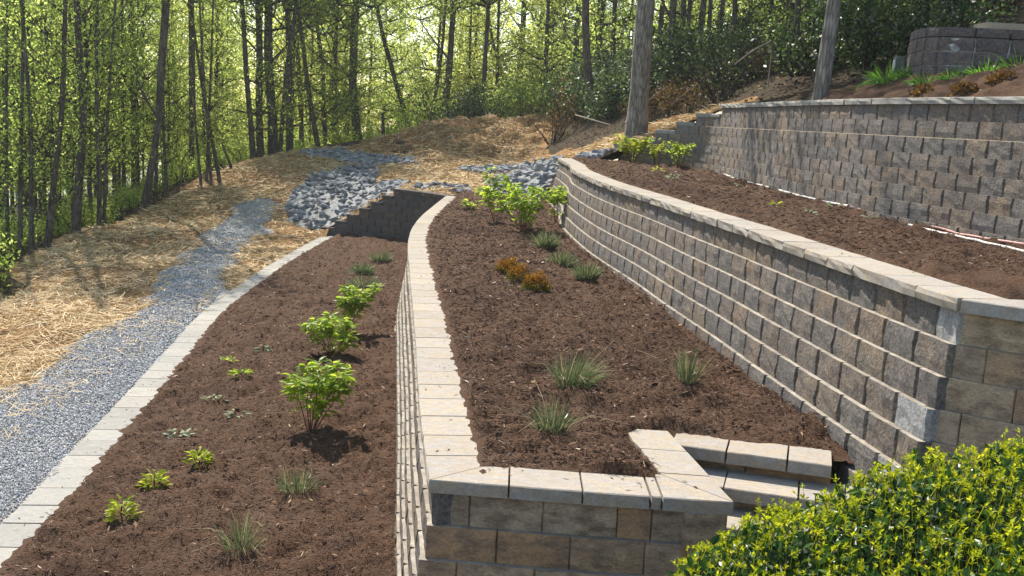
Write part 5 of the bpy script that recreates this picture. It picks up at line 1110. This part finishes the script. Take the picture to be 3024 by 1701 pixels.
# side skirts
def hside(n):
    P = np.array(HPOLY[:9]); L = arclen(P); s = RNG.uniform(0, L[-1], n); xy = np.array([along(P, q, L) for q in s]); i = np.clip(np.searchsorted(L, s) - 1, 0, len(P) - 2); t = unit(P[i + 1] - P[i]); nn = np.c_[-t[:, 1], t[:, 0]]
    z = hedge_top(xy[:, 0], xy[:, 1]) - .5 - RNG.uniform(0, 1.0, n); xy = xy + nn * RNG.uniform(-.14, .10, n)[:, None]; return np.c_[xy, z], np.c_[nn, np.full(n, .35)]
p = hpoints(13000, .02, .30); nrm = hnormal(p); n = len(p); D = unit(nrm * .5 + rand_dirs(n) * 1.0); s = RNG.uniform(.036, .062, n)
V1, F1 = folded(p[:, :3], D, unit(nrm + rand_dirs(n) * .8), s, s * RNG.uniform(.42, .55, n), .35, .15)
q, qn = hside(3500); n = len(q); s = RNG.uniform(.032, .055, n); V2, F2 = folded(q, unit(qn * .5 + rand_dirs(n)), unit(qn + rand_dirs(n) * .8), s, s * .5, .35, .15)
m = Mesh(); m.add(V1, F1); m.add(V2, F2); o = put('leaves', m.build('leaves'), M['hedge_leaf'], hedge); o['kind'] = 'stuff'
m = Mesh(); p = hpoints(420, .10, .3)
for a in p: m.add(*tube(np.array([[a[0] * .75 + HC[0] * .25, a[1] * .75 + HC[1] * .25, a[2] - .75], [a[0] * .95 + HC[0] * .05, a[1] * .95 + HC[1] * .05, a[2] - .3], [a[0], a[1], a[2] + .12]]), np.array([.007, .004, .002]), 4))
o = put('stems', m.build('stems'), M['twig'], hedge); o['kind'] = 'stuff'
def shoot_mesh(k):
    n = RNG.integers(4, 9); a = np.arange(n) * 2.4 + RNG.uniform(0, 6); h = np.linspace(.0, RNG.uniform(.010, .026), n); sp_ = RNG.uniform(.55, 1.1); D = np.c_[np.cos(a) * sp_, np.sin(a) * sp_, np.full(n, .8) + np.linspace(-.3, .6, n)] + RNG.normal(0, .15, (n, 3))
    V, F = folded(np.c_[np.zeros((n, 2)), h], D, np.c_[-np.cos(a), -np.sin(a), np.full(n, .4)], RNG.uniform(.014, .030, n), RNG.uniform(.007, .013, n), .4, .2)
    mm = Mesh(); mm.add(V, F); mm.add(*tube(np.array([[0, 0, -.05], [.002, 0, 0], [0, 0, .034]]), np.array([.0017, .0014, .0007]), 3)); return mm
SH = []
for k in range(8):
    me = shoot_mesh(k).build('new_shoot'); me.materials.append(M['shoot']); SH.append(me)
p = hpoints(3100, -.005, .07); p[:, 2] += (RNG.random(len(p)) < .10) * RNG.uniform(.02, .07, len(p)); nrm = hnormal(p); dist = np.hypot(p[:, 0], p[:, 1]); order = np.argsort(dist + RNG.uniform(0, .6, len(p))); mm = Mesh()
for r_, i in enumerate(order):
    d = unit(nrm[i] * .6 + np.array([0, 0, .7]) + RNG.normal(0, .32, 3)); sc = RNG.uniform(.5, 1.2); me = SH[RNG.integers(8)]; Rm = Vector(d).to_track_quat('Z', 'Y').to_matrix() @ Matrix.Rotation(RNG.uniform(0, 6.28), 3, 'Z')
    if r_ < 290:
        o = bpy.data.objects.new('new_shoot', me); COL.objects.link(o); o.parent = hedge; o.matrix_local = Matrix.Translation(p[i, :3]) @ Rm.to_4x4() @ Matrix.Scale(sc, 4)
    else:
        V = np.empty(len(me.vertices) * 3, np.float32); me.vertices.foreach_get('co', V); key = me.name
        if key not in _VAR: ps = [q_.vertices[:] for q_ in me.polygons]; _VAR[key] = [np.array([q_ for q_ in ps if len(q_) == 3]), np.array([q_ for q_ in ps if len(q_) == 4])]
        mm.add((V.reshape(-1, 3) * sc) @ np.array(Rm).T + p[i, :3], _VAR[key])
o = put('shoots', mm.build('shoots'), M['shoot'], hedge); o['kind'] = 'stuff'

# ---------------------------------------------------------------- bits that have strayed
V_ = []; P = []
for L_, d0, d1, zf, n, ymax in ((LB, -.32, -.02, lambda y: ZA, 70, 16), (LC, -.28, -.02, lambda y: ZC, 60, 18), (LK, -.35, -.02, lambda y: float(zk(y)), 80, 16)):
    S = arclen(L_); A = offset(L_, 0); N_ = norm_out(L_); smax = S[np.argmin(abs(L_[:, 1] - ymax))]
    for s in RNG.uniform(.4, smax, n):
        i = np.searchsorted(S, s); d = d0 + (d1 - d0) * RNG.random() ** 2.2; q = A[i] + N_[i] * d; P.append((q[0], q[1], zf(q[1]) + .004))
for x in RNG.uniform(-.1, 1.2, 14): P.append((x, ya(x) + .30 - .25 * RNG.random() ** 2, ZA + .004))
P = np.array(P); n = len(P); V, F = cards(P, flat_dirs(n, .12), np.tile([0, 0, 1.0], (n, 1)) + RNG.normal(0, .2, (n, 3)), RNG.uniform(.015, .045, n), RNG.uniform(.006, .014, n), ((0, .6), (.5, 1), (1, .4)), .0); stuff('spilled_mulch', V, F, M['shred'])
pl = []
for poly, zf, n, bb in ((POLY_L, zL, 420, (4.7, 28, -5.3, -.5)), (POLY_M, zM, 420, (5.9, 27, -1.7, 2.6)), (POLY_U, zU, 260, (7.2, 25.5, 1, 5.9))):
    q = scatter(poly, n, *bb); pl.append(np.c_[q, zf(q[:, 0], q[:, 1]) + .055 + mulch_relief(q[:, 0], q[:, 1])])
P = np.vstack(pl); n = len(P); V, F = cards(P, flat_dirs(n, .2), rand_dirs(n, 1.2), RNG.uniform(.03, .07, n), RNG.uniform(.008, .016, n) * np.clip(P[:, 1] / 9, .8, 1.8), ((0, .6), (.5, 1), (1, .5)), .0); stuff('pale_wood_chips', V, F, mat_island('pale_chips', [(0, (.2, .13, .085)), (.7, (.32, .23, .15)), (1, (.5, .42, .32))]))
k = RNG.random(n) < .16; P2 = P[k] + np.array([.13, .07, .0]); m = len(P2); V, F = diamonds(P2, flat_dirs(m, .2), rand_dirs(m, 1.5), RNG.uniform(.05, .09, m), RNG.uniform(.03, .05, m)); stuff('stray_leaves', V, F, bpy.data.materials['dry_leaves'])
# ---------------------------------------------------------------- light haze in the wood
t = bpy.data.materials.new('haze'); t.use_nodes = True; nt = t.node_tree; nt.nodes.clear(); ou = nt.nodes.new('ShaderNodeOutputMaterial'); pv = nt.nodes.new('ShaderNodeVolumePrincipled')
pv.inputs['Density'].default_value = .0005; pv.inputs['Color'].default_value = (.88, .93, 1.0, 1); pv.inputs['Anisotropy'].default_value = .3; nt.links.new(pv.outputs[0], ou.inputs['Volume'])
b = np.array([(sx * 305, sy * 305, z) for z in (-10.5, 34) for sx, sy in ((-1, -1), (1, -1), (1, 1), (-1, 1))], float)
o = put('haze', new_mesh('haze', b, np.array([(3, 2, 1, 0), (4, 5, 6, 7), (0, 1, 5, 4), (1, 2, 6, 5), (2, 3, 7, 6), (3, 0, 4, 7)])), t); o['kind'] = 'stuff'
